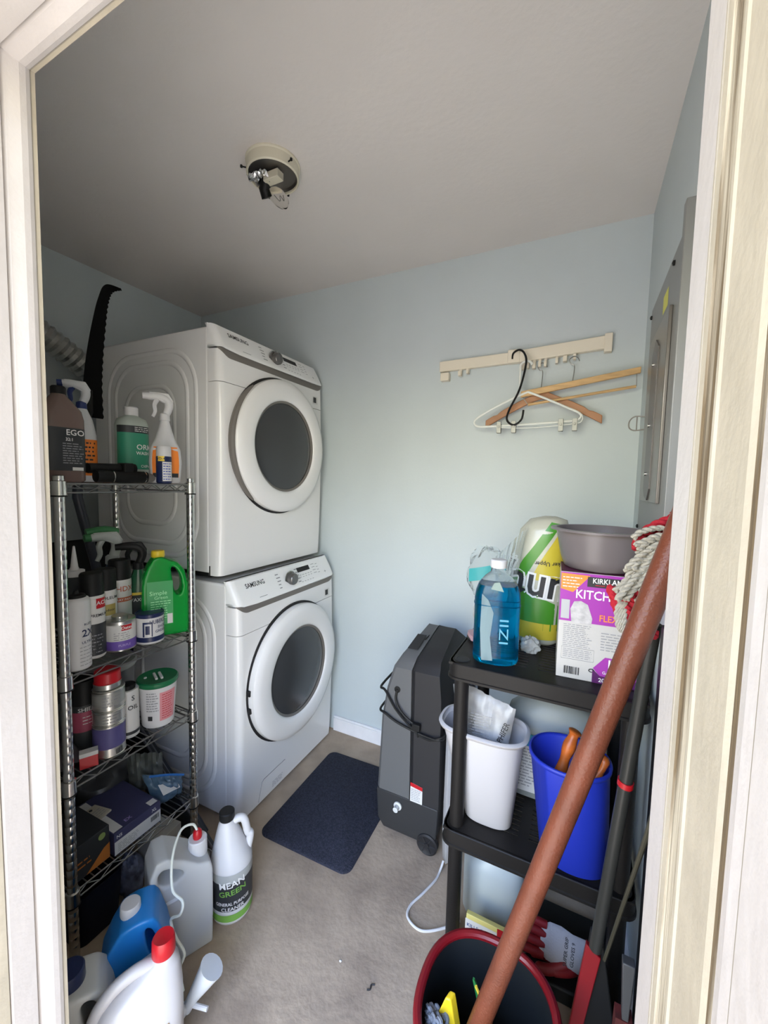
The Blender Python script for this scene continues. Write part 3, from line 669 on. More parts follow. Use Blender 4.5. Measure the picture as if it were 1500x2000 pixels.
# ---- second shelf
T = SZ[2] + .0005
t = spray_can('white 2X ULTRA spray can without lid beside the near chrome post', (-.075, -1.222, T), facecam(-.06, -1.22, 10), .033, .205, m_white, m_black, cap=False, print_=False)
L = cyl(.033, 0, .19); text('lettering', t, [('RUST', .022, .128, .009), ('2X', .022, .103, .028), ('ULTRA', .020, .078, .010)], L.wrap(0, .0012), m_navy); rows('small_print', t, L.wrap(0, .001), m_gink, .0, .036, .01, .07, 6, .18, 3)
t = thing('nozzle_bottle', 'white cone nozzle bottle behind the white spray can', 'bottle', (-.197, -1.163, T), 0)
obj('bottle_body', cyl(.030, 0, .235).fill(G(), 32), m_dklabel, t); obj('cap', G().lathe([(.026, .235), (.026, .252), (.014, .254), (.010, .262), (.003, .325), (.001, .327)], 28), m_white, t)
t = spray_can('black capped spray can with red and black label beside the 2X can', (-.118, -1.158, T), facecam(-.1, -1.165, 12), .0315, .255, m_label, m_black, label_m=m_label)
L = cyl(.0315, 0, .19); obj('label_band', L.patch(G(), 5, 60, .150, .180, .0010, 14, 2), m_red, t); obj('label_band', L.patch(G(), -60, 80, .01, .105, .0010, 24, 2), m_dklabel, t)
text('lettering', t, [('ACE', .018, .166, .016)], L.wrap(0, .002), m_whiteink); text('lettering', t, [('PREMIUM', .012, .13, .012)], L.wrap(0, .002), m_ink)
t = spray_can('black capped gold-crest spray can behind the can with a red label patch', (-.165, -1.095, T), facecam(-.15, -1.1, 8), .0315, .250, m_label, m_black, label_m=m_label)
L = cyl(.0315, 0, .19); obj('label_band', L.patch(G(), -30, 45, .105, .140, .0012, 14, 2), mat('gold_print', (.34, .27, .08), .5), t)
text('lettering', t, [('T-OLEUM', .004, .160, .013), ('Indoor', .006, .122, .011)], L.wrap(0, .002), m_ink)
t = spray_can('tall white HDX spray can with an orange stripe and black cap', (-.215, -1.020, T), facecam(-.2, -1.02, 8), .0335, .262, m_label, m_black, label_m=m_label, texts=[('HDX', .010, .165, .024)], tm=mat('rust_print', (.45, .10, .04), .5))
L = cyl(.0335, 0, .19); obj('label_band', L.patch(G(), -70, 80, .122, .137, .0010, 24, 2), mat('rust_print', (.45, .10, .04), .5), t)
text('lettering', t, [('SPRAY PAINT', .006, .129, .010)], L.wrap(0, .002), m_whiteink)
t = thing('trigger_spray_bottle', 'green topped white trigger sprayer on a dark bottle behind the cans', 'spray bottle', (-.300, -.995, T), facecam(-.29, -.97, 20))
L = Loft([(0, .036, .028, 3), (.005, .040, .031, 3), (.16, .040, .031, 3), (.21, .024, .022, 2.2), (.235, .014, .014, 2)])
obj('bottle_body', L.fill(G(), 40), mat('blue_dark_plastic', (.03, .06, .14), .3, trans=.1), t); trigger_head(t, .232, mat('pale_grey_plastic', (.40, .42, .40), .4), mat('pale_grey_plastic', (.4, .42, .4), .4), mat('green_dark_plastic', (.04, .16, .06), .4), 1.25)
obj('sprayer_top', G().tube(spl([(-.075, 0, .349), (-.02, 0, .356), (.02, 0, .345)], 4), [.012] * 9, 10), mat('green_dark_plastic', (.04, .16, .06), .4), t)
t = thing('trigger_spray_bottle', 'black trigger spray bottle with green wax label behind the green jug', 'spray bottle', (-.232, -.945, T), facecam(-.23, -.94, 0))
L = Loft([(0, .036, .028, 2.6), (.005, .040, .031, 2.6), (.12, .038, .030, 2.6), (.17, .028, .024, 2.2), (.215, .014, .014, 2)])
obj('bottle_body', L.fill(G(), 40), mat('dark_green_plastic', (.02, .10, .05), .25, trans=.2), t); obj('label', L.patch(G(), -60, 60, .03, .125, .0007, 20, 3), m_dklabel, t); obj('label_band', L.patch(G(), -60, 60, .125, .134, .0009, 20, 1), m_yellow, t)
text('lettering', t, [('WAX &', -.006, .108, .017)], L.wrap(0, .0015), m_whiteink); trigger_head(t, .212, m_black, m_black, m_black, 1.05)
t = thing('primer_can', 'small metal can with white and purple label on the second shelf', 'can', (-.112, -1.083, T), facecam(-.12, -1.09, 4))
L = cyl(.043, 0, .092); obj('can_body', L.fill(G(), 40), m_silver, t)
obj('label', L.patch(G(), -165, 165, .034, .084, .0005, 50, 1), m_label, t); obj('label_band', L.patch(G(), -165, 165, .006, .034, .0006, 50, 1), m_purple, t)
obj('lid', G().lathe([(.043, .090), (.0435, .094), (.040, .096), (.038, .093), (.022, .092), (.022, .104), (.018, .106), (.0005, .106)], 40), m_silver, t)
g = G(); quad(g, L.wrap(0, .0009), .0, .030, .066, .083); obj('label_badge', g, m_red, t)
text('lettering', t, [('Oatey', .015, .074, .013)], L.wrap(0, .0016), m_whiteink); rows('small_print', t, L.wrap(0, .0011), m_gink, -.02, .03, .036, .062, 4, .3, 3)
text('lettering', t, [('PURPLE', .008, .020, .010)], L.wrap(0, .0016), mat('lilac_print', (.4, .3, .6), .5))
t = thing('grease_tin', 'white and navy tin with a dark lid beside the green jug', 'tin', (-.085, -1.003, T), facecam(-.09, -1.0, 10))
L = cyl(.041, 0, .088); obj('can_body', L.fill(G(), 40), m_white, t); obj('label_band', L.patch(G(), -165, 165, .008, .024, .0006, 50, 1), m_navy, t)
obj('lid', G().lathe([(.0415, .086), (.0425, .088), (.0425, .097), (.040, .099), (.038, .096), (.0005, .096)], 40), m_navy, t)
text('lettering', t, [('HUBERD\'S', .022, .072, .018, .75), ('SHOE', .030, .054, .012), ('GREASE', .028, .040, .012)], L.wrap(0, .0014), m_navy)
g = G(); 
fn = L.wrap(0, .0012)
for (u0, u1, v0, v1) in ((-.028, .0, .068, .074), (-.028, -.023, .026, .074), (-.003, .0, .026, .074), (-.020, -.008, .034, .062)): quad(g, fn, u0, u1, v0, v1, nu=4)
obj('label_frame', g, m_navy, t)
# green jug
m_gjug = mat('bright_green_plastic', (.01, .50, .07), .12, trans=.6, ior=1.3)
t = slab_jug('green_cleaner_jug', 'bright translucent green jug with yellow cap at far end of second shelf', (-.110, -.932, T), facecam(-.1, -.93, 6), m_gjug, mat('yellow_cap', (.70, .50, .03), .4),
    [(-.066, 0), (-.03, 0), (.03, 0), (.066, 0), (.070, .02), (.071, .10), (.070, .17), (.060, .222), (.040, .248), (.012, .262), (-.010, .272), (-.034, .268), (-.052, .240), (-.068, .195), (-.071, .10), (-.070, .02)],
    [[(.018, .236), (.034, .226), (.048, .19), (.050, .15), (.040, .135), (.028, .15), (.022, .19)]], .072, .020, -.018, .270, .021, .020)
L = Loft([(0, .30, .0365, 8), (.3, .30, .0365, 8)])
class FL:
    def wrap(s, a0=0, off=.001, r=None): return lambda u, v: (u, -.0362 - off, v)
L = FL()
g = G(); fn = L.wrap(0, .0008); quad(g, fn, -.055, .022, .04, .19, nu=16); obj('label', g, mat('green_tint_label', (.03, .28, .08), .35), t)
text('lettering', t, [('Simple', -.022, .150, .020), ('Green', -.014, .134, .016)], L.wrap(0, .0018), mat('pale_green_print', (.35, .75, .40), .5), bold=False)
rows('small_print', t, L.wrap(0, .0014), mat('pale_green_print', (.35, .75, .4), .5), -.045, .015, .06, .125, 8, .3, 5)
g = G(); quad(g, L.wrap(0, .0014), .004, .020, .012 + .03, .046 + .03); obj('barcode_patch', g, m_label, t)

# ---- third shelf
T = SZ[1] + .0005
t = spray_can('black capped spray can with dusky pink label on the third shelf', (-.155, -1.170, T), facecam(-.15, -1.17, 10), .036, .222, m_dklabel, m_black, cap_h=.06, label_m=mat('dusky_pink', (.30, .05, .09), .5), lz=(.07, .155), print_=False)
L = cyl(.036, 0, .16); text('lettering', t, [('SHIELD', .006, .138, .017)], L.wrap(0, .0016), m_label); rows('small_print', t, L.wrap(0, .0014), m_label, -.01, .026, .09, .12, 3, .2, 3)
spray_can('plain black spray can behind the pink label can', (-.235, -1.205, T), 0, .033, .215, m_dklabel, m_black, print_=False)
def tin(label, loc, r, h, bandm, red=False, cat='tin'):
    t = thing('metal_tin', label, cat, loc, facecam(loc[0], loc[1], 5)); L = cyl(r, 0, h, bev=.0015)
    obj('can_body', L.fill(G(), 40), m_silver, t)
    for z_ in (.002, h - .003): obj('rim', G().lathe([(r, z_ - .0015), (r + .0013, z_), (r, z_ + .0015)], 40, cap0=False, cap1=False), m_chrome, t)
    if bandm: obj('label', L.patch(G(), -170, 170, .28 * h if h > .06 else .006, h - .008, .0005, 50, 1), bandm, t)
    return t, L
x0, y0 = -.078, -1.142
t, L = tin('silver tin with blue-purple label at the bottom of the tin stack', (x0, y0, T), .042, .098, mat('dull_purple', (.08, .07, .20), .5)); barcode('barcode', t, L.wrap(0, .0012), .012, .032, .006, .022)
t, L = tin('flat silver tin in the middle of the tin stack', (x0 + .001, y0, T + .0985), .0415, .042, None); rows('small_print', t, L.wrap(0, .001), m_gink, -.02, .03, .006, .034, 3, .3, 3)
t, L = tin('silver tin second from the top of the tin stack', (x0, y0 + .001, T + .141), .0415, .062, mat('grey_litho', (.36, .36, .34), .35, metal=.5)); rows('small_print', t, L.wrap(0, .001), m_gink, -.02, .03, .012, .048, 4, .3, 3)
t = thing('red_capped_jar', 'short jar with a red lid on top of the tin stack', 'jar', (x0 - .002, y0, T + .2035), 0)
obj('jar_body', cyl(.036, 0, .018).fill(G(), 36), m_silver, t); obj('lid', G().lathe([(.036, .0175), (.034, .020), (.034, .048), (.031, .051), (.0005, .051)], 36), m_red, t)
t = thing('additive_bottle', 'slim white bottle with black lettering between tins and wipes tub', 'bottle', (-.108, -1.066, T), facecam(-.1, -1.06, 8))
L = cyl(.031, 0, .155); obj('bottle_body', L.fill(G(), 36), m_label, t); obj('cap', G().lathe([(.022, .155), (.022, .168), (.018, .170), (.0005, .170)], 28), m_black, t)
text('lettering', t, [('S', .0, .13, .022), ('OIL', .0, .10, .020)], L.wrap(18, .0012), m_ink); obj('label_band', L.patch(G(), -120, 120, .012, .022, .0008, 30, 1), m_dklabel, t)
t = thing('wipes_tub', 'white tapered tub with a dark green lid on the third shelf', 'tub', (-.092, -.975, T), facecam(-.1, -.97, 10))
L = Loft([(0, .045, .045), (.004, .049, .049), (.150, .060, .060)]); obj('tub_body', L.fill(G(), 48), m_white, t)
obj('lid', G().lathe([(.062, .142), (.064, .146), (.064, .156), (.060, .160), (.056, .158), (.0005, .158)], 48), mat('green_lid', (.01, .13, .05), .35), t)
g = G().box(-.012, -.004, -.03, .02, .159, .166).box(.004, .012, -.032, .018, .159, .166); obj('taped_sticks', g, m_label, t, bevel=.002)
obj('lid_vent', G().lathe([(.005, .158), (.004, .161), (.0005, .161)], 12, c=(-.035, .01, 0)), m_label, t)
obj('label', L.patch(G(), -5, 50, .025, .125, .0006, 16, 3), mat('pink_label', (.62, .25, .27), .5), t)
rows('small_print', t, L.wrap(0, .0012), m_red, .002, .038, .03, .12, 11, .3, 4); rows('small_print', t, L.wrap(0, .0012), m_gink, -.045, -.008, .06, .13, 8, .4, 4)
g = G(); quad(g, L.wrap(0, .001), -.04, -.026, .03, .046); obj('label_mark', g, m_ink, t)
t = thing('lidded_pail', 'round grey pail with a cloudy lid behind the tins', 'pail', (-.275, -1.035, T), 0)
L = Loft([(0, .070, .070), (.004, .074, .074), (.185, .084, .084)]); obj('pail_body', L.fill(G(), 48), mat('smoke_plastic', (.14, .14, .14), .35, trans=.2), t)
obj('lid', G().lathe([(.087, .178), (.090, .182), (.090, .194), (.086, .199), (.080, .195), (.0005, .195)], 48), mat('cloudy_lid', (.30, .31, .30), .35), t)
tag(obj('match_box', G().box(-.022, .022, -.012, .012, 0, .045), [m_red], bevel=.001), 'small red and white box at near end of the third shelf', 'box')
mb = bpy.data.objects['match_box']; mb.location = (-.062, -1.208, T); mb.rotation_euler = (0, 0, facecam(-.06, -1.2))
obj('box_top', G().box(-.0222, .0222, -.0122, .0122, .034, .0455), m_label, mb)
tag(obj('dark_pouch', G().grid(lambda u, v: (-.30 + .20 * u, -1.262 + .075 * v, T + .004 + .055 * max(0, sin(pi * u)) ** .6 * max(0, sin(pi * v)) ** .6 + .004 * sin(u * 17) * sin(v * 11)), 18, 10), mat('dark_pouch_film', (.07, .06, .065), .4), solid=.002), 'dark crumpled pouch lying at near end of the third shelf', 'pouch')
bpy.data.objects['dark_pouch'].location = (0, -.002, 0)

# ---- fourth shelf
T = SZ[0] + .0005
def carton(name, label, cat, loc, rz, w, d, h, mats, bev=.0015):
    t = thing(name, label, cat, loc, rz); obj('carton', G().box(-w / 2, w / 2, -d / 2, d / 2, 0, h), mats, t, bevel=bev); return t
m_cart = mat('navy_carton', (.045, .045, .10), .35)
t = carton('glove_box', 'flat navy box of gloves with white side panel on the fourth shelf', 'box', (-.155, -1.078, T), pi / 2, .150, .215, .072, m_cart)
g = G(); quad(g, lambda u, v: (u, -.1080, v), -.0745, .0745, .003, .045); obj('side_patch', g, m_label, t)
rows('small_print', t, lambda u, v: (u, -.1086, v), m_gink, -.065, .0, .008, .036, 5, .3, 4); barcode('barcode', t, lambda u, v: (u, -.1086, v), .04, .068, .022, .038)
text('lettering', t, [('N5', -.060, .058, .014), ('XL', .052, .058, .014)], lambda u, v: (u, -.1086, v), m_whiteink)
g = G(); quad(g, lambda u, v: (u, v, .0725), -.073, -.045, -.10, .10); obj('top_stripe', g, m_label, t); g = G(); quad(g, lambda u, v: (u, v, .0727), .045, .07, -.10, -.075); obj('top_sticker', g, m_label, t)
text('lettering', t, [('EX', -.02, -.085, .018)], lambda u, v: (u, v, .0728), mat('lilac_print', (.4, .3, .6), .5))
t = carton('tagged_packet', 'small beige card packet lying on the navy box', 'packet', (-.175, -1.135, T + .0732), pi / 2 + .2, .05, .07, .006, mat('beige_card', (.42, .38, .30), .6)); 
obj('hang_hole', G().lathe([(.005, .0058), (.005, .0066), (.0005, .0066)], 14, c=(0, .022, 0)), m_ink, t); rows('small_print', t, lambda u, v: (u, v, .0068), m_gink, -.02, .02, -.028, .01, 4, .3, 3)
t = carton('black_orange_carton', 'black carton with orange corner at near end of the fourth shelf', 'box', (-.140, -1.208, T), pi / 2 + .03, .094, .16, .105, m_dklabel)
g = G(); g.poly([(-.02, -.0806, .002), (.047, -.0806, .002), (.047, -.0806, .05), (.03, -.0806, .045)]); obj('orange_corner', g, mat('dull_orange', (.45, .15, .03), .5), t)
rows('small_print', t, lambda u, v: (u, -.0808, v), mat('dull_orange', (.45, .15, .03), .5), -.045, .0, .03, .06, 2, .3, 2); obj('round_seal', G().lathe([(.010, -.0804), (.010, -.0812), (.0005, -.0812)], 20, 'y', (.025, 0, .085)), mat('lime_print', (.25, .32, .10), .5), t)
# zip bag with blue zipper
def blob(name, label, cat, c, s, m_, seed=0, amp=.18, flat=True, rz=0):
    rnd = random.Random(seed); ph = [(rnd.uniform(2, 9), rnd.uniform(2, 9), rnd.uniform(0, 6), rnd.uniform(.3, 1)) for _ in range(9)]
    g = G(); R_ = []
    nv, nu = 22, 32
    for j in range(1, nv):
        th_ = pi * j / nv; ring = []
        for i in range(nu):
            a = 2 * pi * i / nu; k = 1
            for p, q, r_, w_ in ph: k += amp / 5 * w_ * sin(round(p) * a + r_) * sin(q * th_ + r_)
            x = s[0] * k * sin(th_) * cos(a); y_ = s[1] * k * sin(th_) * sin(a); z = -s[2] * k * cos(th_)
            if flat: z = max(z, -s[2] * .8)
            ring.append((c[0] + x * cos(rz) - y_ * sin(rz), c[1] + x * sin(rz) + y_ * cos(rz), c[2] + z + s[2] * .8))
        R_.append(ring)
    return tag(obj(name, g.rings(R_), m_, ang=28), label, cat)
m_film = mat('clear_film', (.85, .88, .87), .06, trans=.92, ior=1.08)
zb = pillow('zip_bag', 'clear zip bag with blue seal stuffed on far end of the fourth shelf', 'bag', [(-.10, -.985, T + .012), (-.085, -.892, T + .008), (-.092, -.888, T + .075), (-.15, -1.00, T + .125)], .026, mat('hazy_blue_film', (.13, .22, .32), .2, trans=.3, noise=.5, nscale=16), .005, 3)
obj('bag_seal', G().tube(spl([(-.125, -.99, T + .120), (-.095, -.94, T + .105), (-.075, -.892, T + .080)], 5), .004, 6), mat('blue_seal', (.02, .12, .38), .4), zb)
obj('bag_label', G().grid(lambda u, v: (-.072 - .028 * v, -.975 + .065 * u, T + .060 - .014 * u + .028 * v), 6, 2), m_label, zb)
pillow('crumpled_bag', 'dull clear crumpled bag behind the blue seal bag', 'bag', [(-.24, -.985, T + .012), (-.18, -.90, T + .008), (-.19, -.895, T + .13), (-.27, -.98, T + .15)], .03, mat('dull_film', (.16, .17, .15), .3, trans=.3, noise=.5, nscale=20), .007, 9)
blob('dark_bag', 'dark grey plastic bag behind the boxes on the fourth shelf', 'bag', (-.355, -1.03, T + .002), (.105, .11, .075), mat('grey_bag_film', (.035, .035, .037), .35), 8, .35)

# ---- floor by the rack
t = carton('beige_carton', 'beige cardboard box on the floor below the wire rack', 'box', (-.095, -.975, 0), pi / 2 + .1, .10, .09, .150, mat('beige_cardboard', (.42, .39, .33), .7)); rows('small_print', t, lambda u, v: (u, -.0458, v), m_gink, -.03, .03, .09, .13, 3, .3, 3)
tag(obj('navy_tub', G().rings([rr_ring(-.42, -.065, -1.25, -1.125, .03, 0), rr_ring(-.44, -.050, -1.262, -1.118, .03, .165), rr_ring(-.435, -.055, -1.257, -1.123, .03, .165), rr_ring(-.42, -.07, -1.245, -1.13, .03, .02)], True, True), mat('navy_tub_plastic', (.006, .008, .016), .6, spec=.2), ang=50), 'dark navy plastic tub on the floor beneath the wire rack', 'tub')
blob('striped_bag', 'blue and white patterned bag beside the beige box', 'bag', (-.105, -1.072, 0), (.045, .038, .075), mat('blue_pattern_film', (.20, .22, .30), .5, col2=(.03, .03, .05), nscale=30), 12, .3)
def bin_cup(): pass
t = thing('clear_cup', 'small clear plastic cup on the floor behind the jugs', 'cup', (.10, -.965, 0), 0)
obj('cup_wall', G().lathe([(.022, .0), (.024, .002), (.036, .118), (.0375, .118), (.0375, .120), (.035, .120), (.023, .004), (.0005, .004)], 32, cap1=False), mat('frosted_clear', (.7, .72, .75), .15, trans=.7, ior=1.2), t)
for i, lab in enumerate(('dark flat tray leaning slantwise between rack and washer, the nearer one', 'dark flat tray leaning slantwise behind the nearer tray')):
    o = obj('leaning_tray', G().box(-.52, 0, -.007, .007, -.16, 0), mat('dark_panel', (.018, .02, .028), .3), bevel=.003)
    obj('tray_rim', G().tube([(-.52, -.009, -.002), (0, -.009, -.002)], .0045, 8), mat('panel_rim_grey', (.10, .10, .12), .35), o)
    tag(o, lab, 'tray'); o.location = (.035 - i * .09, -.838 + i * .030, .004 + i * .018); o.rotation_euler = (-.05, math.radians(37 + 2 * i), 0)
    o.location.x += 0.0
# ---- jugs
t, L = jug('cleaner_jug', 'white jug with black cap and black-green label beside the washer', (.229, -.954, 0), facecam(.229, -.954, 0), m_white, m_black, .124, .124, .335, neck=(-.014, 0), cap_r=.023, cap_h=.022, n=2, shoulder=.56, hside=1, hr=.012, cone=1.0)
obj('label', L.patch(G(), -100, 100, .052, .165, .0007, 40, 3), m_dklabel, t); g = L.patch(G(), -100, 100, .018, .040, .0007, 40, 2); obj('label_band', g, mat('lime_band', (.16, .34, .06), .5), t)
obj('label_band', L.patch(G(), -100, 100, .142, .170, .0010, 40, 2), mat('silver_band', (.35, .36, .35), .4), t)
text('lettering', t, [('MEAN', .0, .139, .029, 1.0, .12)], L.wrap(0, .0018), m_whiteink); text('lettering', t, [('GREEN', .002, .113, .024, 1.1, .12)], L.wrap(0, .002), mat('lime_band', (.16, .34, .06), .5))
text('lettering', t, [('GENERAL PURPOSE', .002, .077, .0145, .82), ('CLEANER', .002, .060, .016)], L.wrap(0, .0018), m_whiteink)
jx_, jy_, jr_ = .172, -1.100, facecam(.17, -1.1, 10)
t = slab_jug('sprayer_jug', 'cloudy clear jug with white hose and red nozzle tip on the floor', (jx_, jy_, 0), jr_, mat('cloudy_jug_plastic', (.60, .60, .58), .35, trans=.25, ior=1.2), m_white,
    [(-.082, 0), (-.04, 0), (.04, 0), (.082, 0), (.083, .10), (.083, .19), (.083, .235), (.076, .258), (.046, .268), (.012, .296), (-.036, .328), (-.064, .326), (-.081, .285), (-.083, .20), (-.083, .10)],
    [[(-.056, .296), (-.034, .296), (-.004, .276), (.004, .262), (-.008, .250), (-.034, .250), (-.058, .266)]], .105, .022, .052, .262, .027, .046)
obj('red_nozzle', G().lathe([(.012, .307), (.013, .315), (.012, .327), (.007, .333), (.0005, .333)], 20, c=(.052, 0, 0)), m_red, t)
obj('grip_slot', G().tube([(-.045, -.053, .20), (-.010, -.053, .20)], .005, 8), m_natural, t)
nk = Vector((jx_ + .052 * cos(jr_), jy_ + .052 * sin(jr_), 0))
P = spl([(nk.x, nk.y, .328), (nk.x - .006, nk.y - .012, .356), (.190, -1.105, .368), (.222, -1.155, .345), (.262, -1.185, .300), (.300, -1.185, .285), (.305, -1.195, .262), (.275, -1.200, .235), (.300, -1.205, .205), (.325, -1.200, .17), (.318, -1.208, .13), (.335, -1.212, .085)], 10)
tag(obj('spray_hose', G().tube(P, .0034, 8), mat('hose_white', (.68, .70, .62), .4)), 'thin white hose curling from the cloudy jug to the spray gun', 'hose')
t = thing('spray_gun', 'white plastic spray gun lying on the floor beside the jugs', 'spray gun', (0, 0, 0))
obj('spray_barrel', G().tube(spl([(.338, -1.206, .030), (.352, -1.196, .062), (.368, -1.18, .095), (.384, -1.166, .128)], 4), [.013, .013, .013, .014, .015, .017, .019, .021, .023, .025, .027, .029, .031], 18), m_natural, t)
obj('spray_grip', G().tube([(.338, -1.206, .040), (.330, -1.25, .014)], [.013, .012], 14), m_natural, t); obj('spout', G().tube([(.345, -1.204, .046), (.395, -1.190, .046)], [.006, .0055], 10), m_white, t)
m_bjug = mat('blue_jug_plastic', (.015, .20, .55), .35)
slab_jug('blue_jug', 'bright blue plastic jug with white cap below the rack', (.205, -1.246, 0), facecam(.2, -1.24, -4), m_bjug, m_white,
    [(-.078, 0), (-.03, 0), (.03, 0), (.078, 0), (.080, .08), (.079, .15), (.070, .20), (.052, .262), (.040, .280), (.018, .284), (-.012, .280), (-.032, .272), (-.055, .235), (-.077, .185), (-.080, .10)],
    [[(.022, .258), (.036, .250), (.050, .205), (.056, .170), (.046, .160), (.034, .180), (.024, .220)]], .104, .020, -.012, .276, .0235, .024)
slab_jug('navy_cap_jug', 'white jug with a navy cap in the bottom left corner', (.212, -1.388, 0), facecam(.2, -1.37, -4), mat('offwhite_plastic', (.52, .52, .49), .4), m_navy,
    [(-.075, 0), (-.03, 0), (.03, 0), (.075, 0), (.077, .08), (.076, .15), (.070, .19), (.058, .228), (.042, .246), (.018, .252), (-.01, .256), (-.045, .250), (-.070, .21), (-.077, .15), (-.077, .08)],
    [[(.012, .232), (.032, .228), (.046, .195), (.050, .150), (.040, .125), (.026, .15), (.014, .19)]], .10, .024, -.012, .254, .031, .030)
# big jug with red cap
t = thing('detergent_jug', 'large white jug with a bright red cap nearest the doorway', 'jug', (.335, -1.325, 0), math.radians(62))
m_det = mat('glossy_white_plastic', (.50, .48, .48), .3)
L = Loft([(0, .082, .046, 3.2), (.006, .090, .052, 3.4), (.16, .090, .052, 3.4), (.20, .090, .049, 3.2, .0, 0), (.235, .078, .040, 2.8, .010, 0), (.262, .050, .032, 2.4, .034, 0), (.276, .026, .024, 2, .050, 0), (.288, .021, .021, 2, .052, 0)])
obj('jug_body', L.fill(G(), 56), m_det, t, ang=60)
obj('cap', G().lathe([(.024, .284), (.025, .286), (.024, .318), (.021, .323), (.016, .322), (.0005, .320)], 36, c=(.052, 0, 0)), m_red, t)
obj('handle', G().tube(spl([(.036, 0, .268), (.0, 0, .275), (-.045, 0, .262), (-.078, 0, .225), (-.090, 0, .17), (-.084, 0, .12)], 6), .0135, 14), m_det, t)
g = G(); quad(g, L.wrap(0, .0008, r=.09), -.055, .075, .03, .16, nu=20); obj('label', g, mat('tan_label', (.42, .36, .22), .5), t)
g = G(); quad(g, L.wrap(0, .0012, r=.09), -.055, .075, .15, .158, nu=20); obj('label_band', g, mat('brown_band', (.22, .07, .03), .5), t)

# ------------------------------------------------------------------ door mat
def matfn(u, v):
    w, l = .40, .54; x = (u - .5) * w; y_ = (v - .5) * l
    return x, y_
g = G(); N = 40; P = []
for cx_, cy_, a0 in ((.20 - .035, .27 - .035, 0), (-.20 + .035, .27 - .035, 90), (-.20 + .035, -.27 + .035, 180), (.20 - .035, -.27 + .035, 270)):
    for j in range(7): a = math.radians(a0 + 15 * j); P.append((cx_ + .035 * cos(a), cy_ + .035 * sin(a)))
g.rings([[(x, y_, 0) for x, y_ in P], [(x, y_, .006) for x, y_ in P], [(x * .985, y_ * .985, .009) for x, y_ in P]])
dm = obj('door_mat', g, mat('navy_carpet', (.030, .032, .052), .95, col2=(.011, .012, .021), nscale=160, bump=1, bscale=260), ang=60)
dm.location = (.302, -.435, 0); dm.rotation_euler = (0, 0, .03); tag(dm, 'dark navy carpet door mat on the concrete floor', 'door mat')

# ------------------------------------------------------------------ portable cooler
ck = thing('portable_cooler', 'grey and charcoal portable cooler on wheels against the back wall', 'air cooler', (0, 0, 0))
m_cg = mat('mid_grey_plastic', (.10, .10, .10), .5, spec=.3); m_cd = mat('charcoal_plastic', (.024, .023, .024), .5, spec=.3)
YZ = [(-.49, .0), (-.49, .69), (-.455, .728), (-.30, .775), (-.235, .785), (-.17, .74), (-.10, .70), (-.10, 0)]
def ck_half(xl, xr, zlo):
    """shell between two x functions of height"""
    pts = []
    def lev(z):
        # y extent at height z from the YZ outline
        yf = -.49 if z <= .69 else (-.49 + (z - .69) / .038 * .035 if z <= .728 else -.455 + (z - .728) / .057 * .22)
        yb = -.10 if z <= .70 else -.10 - (z - .70) / .085 * .135
        return yf, yb
    R_ = []
    for z in (zlo, .19, .30, .48, .60, .69, .71, .728, .75, .77, .784):
        if z < zlo: continue
        if R_ and z == zlo: continue
        yf, yb = lev(z); a, b = xl(z), xr(z)
        R_.append([(a, yf + .012, z), (a + .012, yf, z), (b, yf, z), (b, yb, z), (a, yb, z)])
    return G().rings(R_, flip=False)
def interp(tab, z):
    if z <= tab[0][0]: return tab[0][1]
    for a, b in zip(tab, tab[1:]):
        if z <= b[0]: return a[1] + (b[1] - a[1]) * (z - a[0]) / (b[0] - a[0])
    return tab[-1][1]
xl = lambda z: interp([(0, .518), (.19, .512), (.48, .524), (.60, .543), (.69, .570), (.784, .618)], z)
xm = lambda z: interp([(0, .652), (.69, .646), (.784, .662)], z)
xr = lambda z: interp([(0, .752), (.19, .765), (.60, .762), (.70, .752), (.784, .735)], z)
obj('left_shell', ck_half(xl, lambda z: xm(z) - .0008, .19), m_cg, ck, bevel=.004)
obj('right_shell', ck_half(lambda z: xm(z) + .0008, xr, .19), m_cd, ck, bevel=.004)
g = G().rings([[(.535, -.47, .02), (.700, -.47, .02), (.700, -.12, .02), (.535, -.12, .02)], [(.518, -.488, .07), (.757, -.488, .07), (.757, -.11, .07), (.518, -.11, .07)], [(.512, -.49, .188), (.763, -.49, .188), (.763, -.102, .188), (.512, -.102, .188)]])
obj('water_tank', g, mat('tank_charcoal', (.030, .030, .031), .48, spec=.3), ck, bevel=.004)
obj('vent_seam', G().box(.645, .649, -.36, -.27, .762, .766), m_gasket, ck)
g = G(); g.poly([(.600 + .0, -.44, .7345), (.640, -.44, .7345), (.640, -.36, .7585), (.600, -.36, .7585)]); obj('top_plate', G().prism([(.598, -.42, .7405), (.640, -.42, .7405), (.642, -.33, .7680), (.605, -.33, .7680)], (0, 0, .0025)), m_cd, ck, bevel=.001)
obj('drain_knob', G().lathe([(.013, 0), (.016, -.003), (.016, -.008), (.009, -.010), (.009, -.024), (.010, -.028), (.001, -.029)], 24, 'y', (.606, -.490, .150)), mat('knob_white', (.55, .55, .53), .4), ck, label='white drain plug')
g = G(); g.poly([(.654, -.4915, .188), (.702, -.4915, .188), (.702, -.4915, .255), (.654, -.4915, .262)]); st = obj('warning_sticker', g, m_label, ck, label='white and red warning sticker')
g = G(); g.poly([(.654, -.4920, .247), (.702, -.4920, .241), (.702, -.4920, .255), (.654, -.4920, .262)]); obj('sticker_band', g, m_red, st); rows('sticker_print', st, lambda u, v: (u, -.4921, v), m_gink, .657, .699, .193, .240, 7, .35, 4)
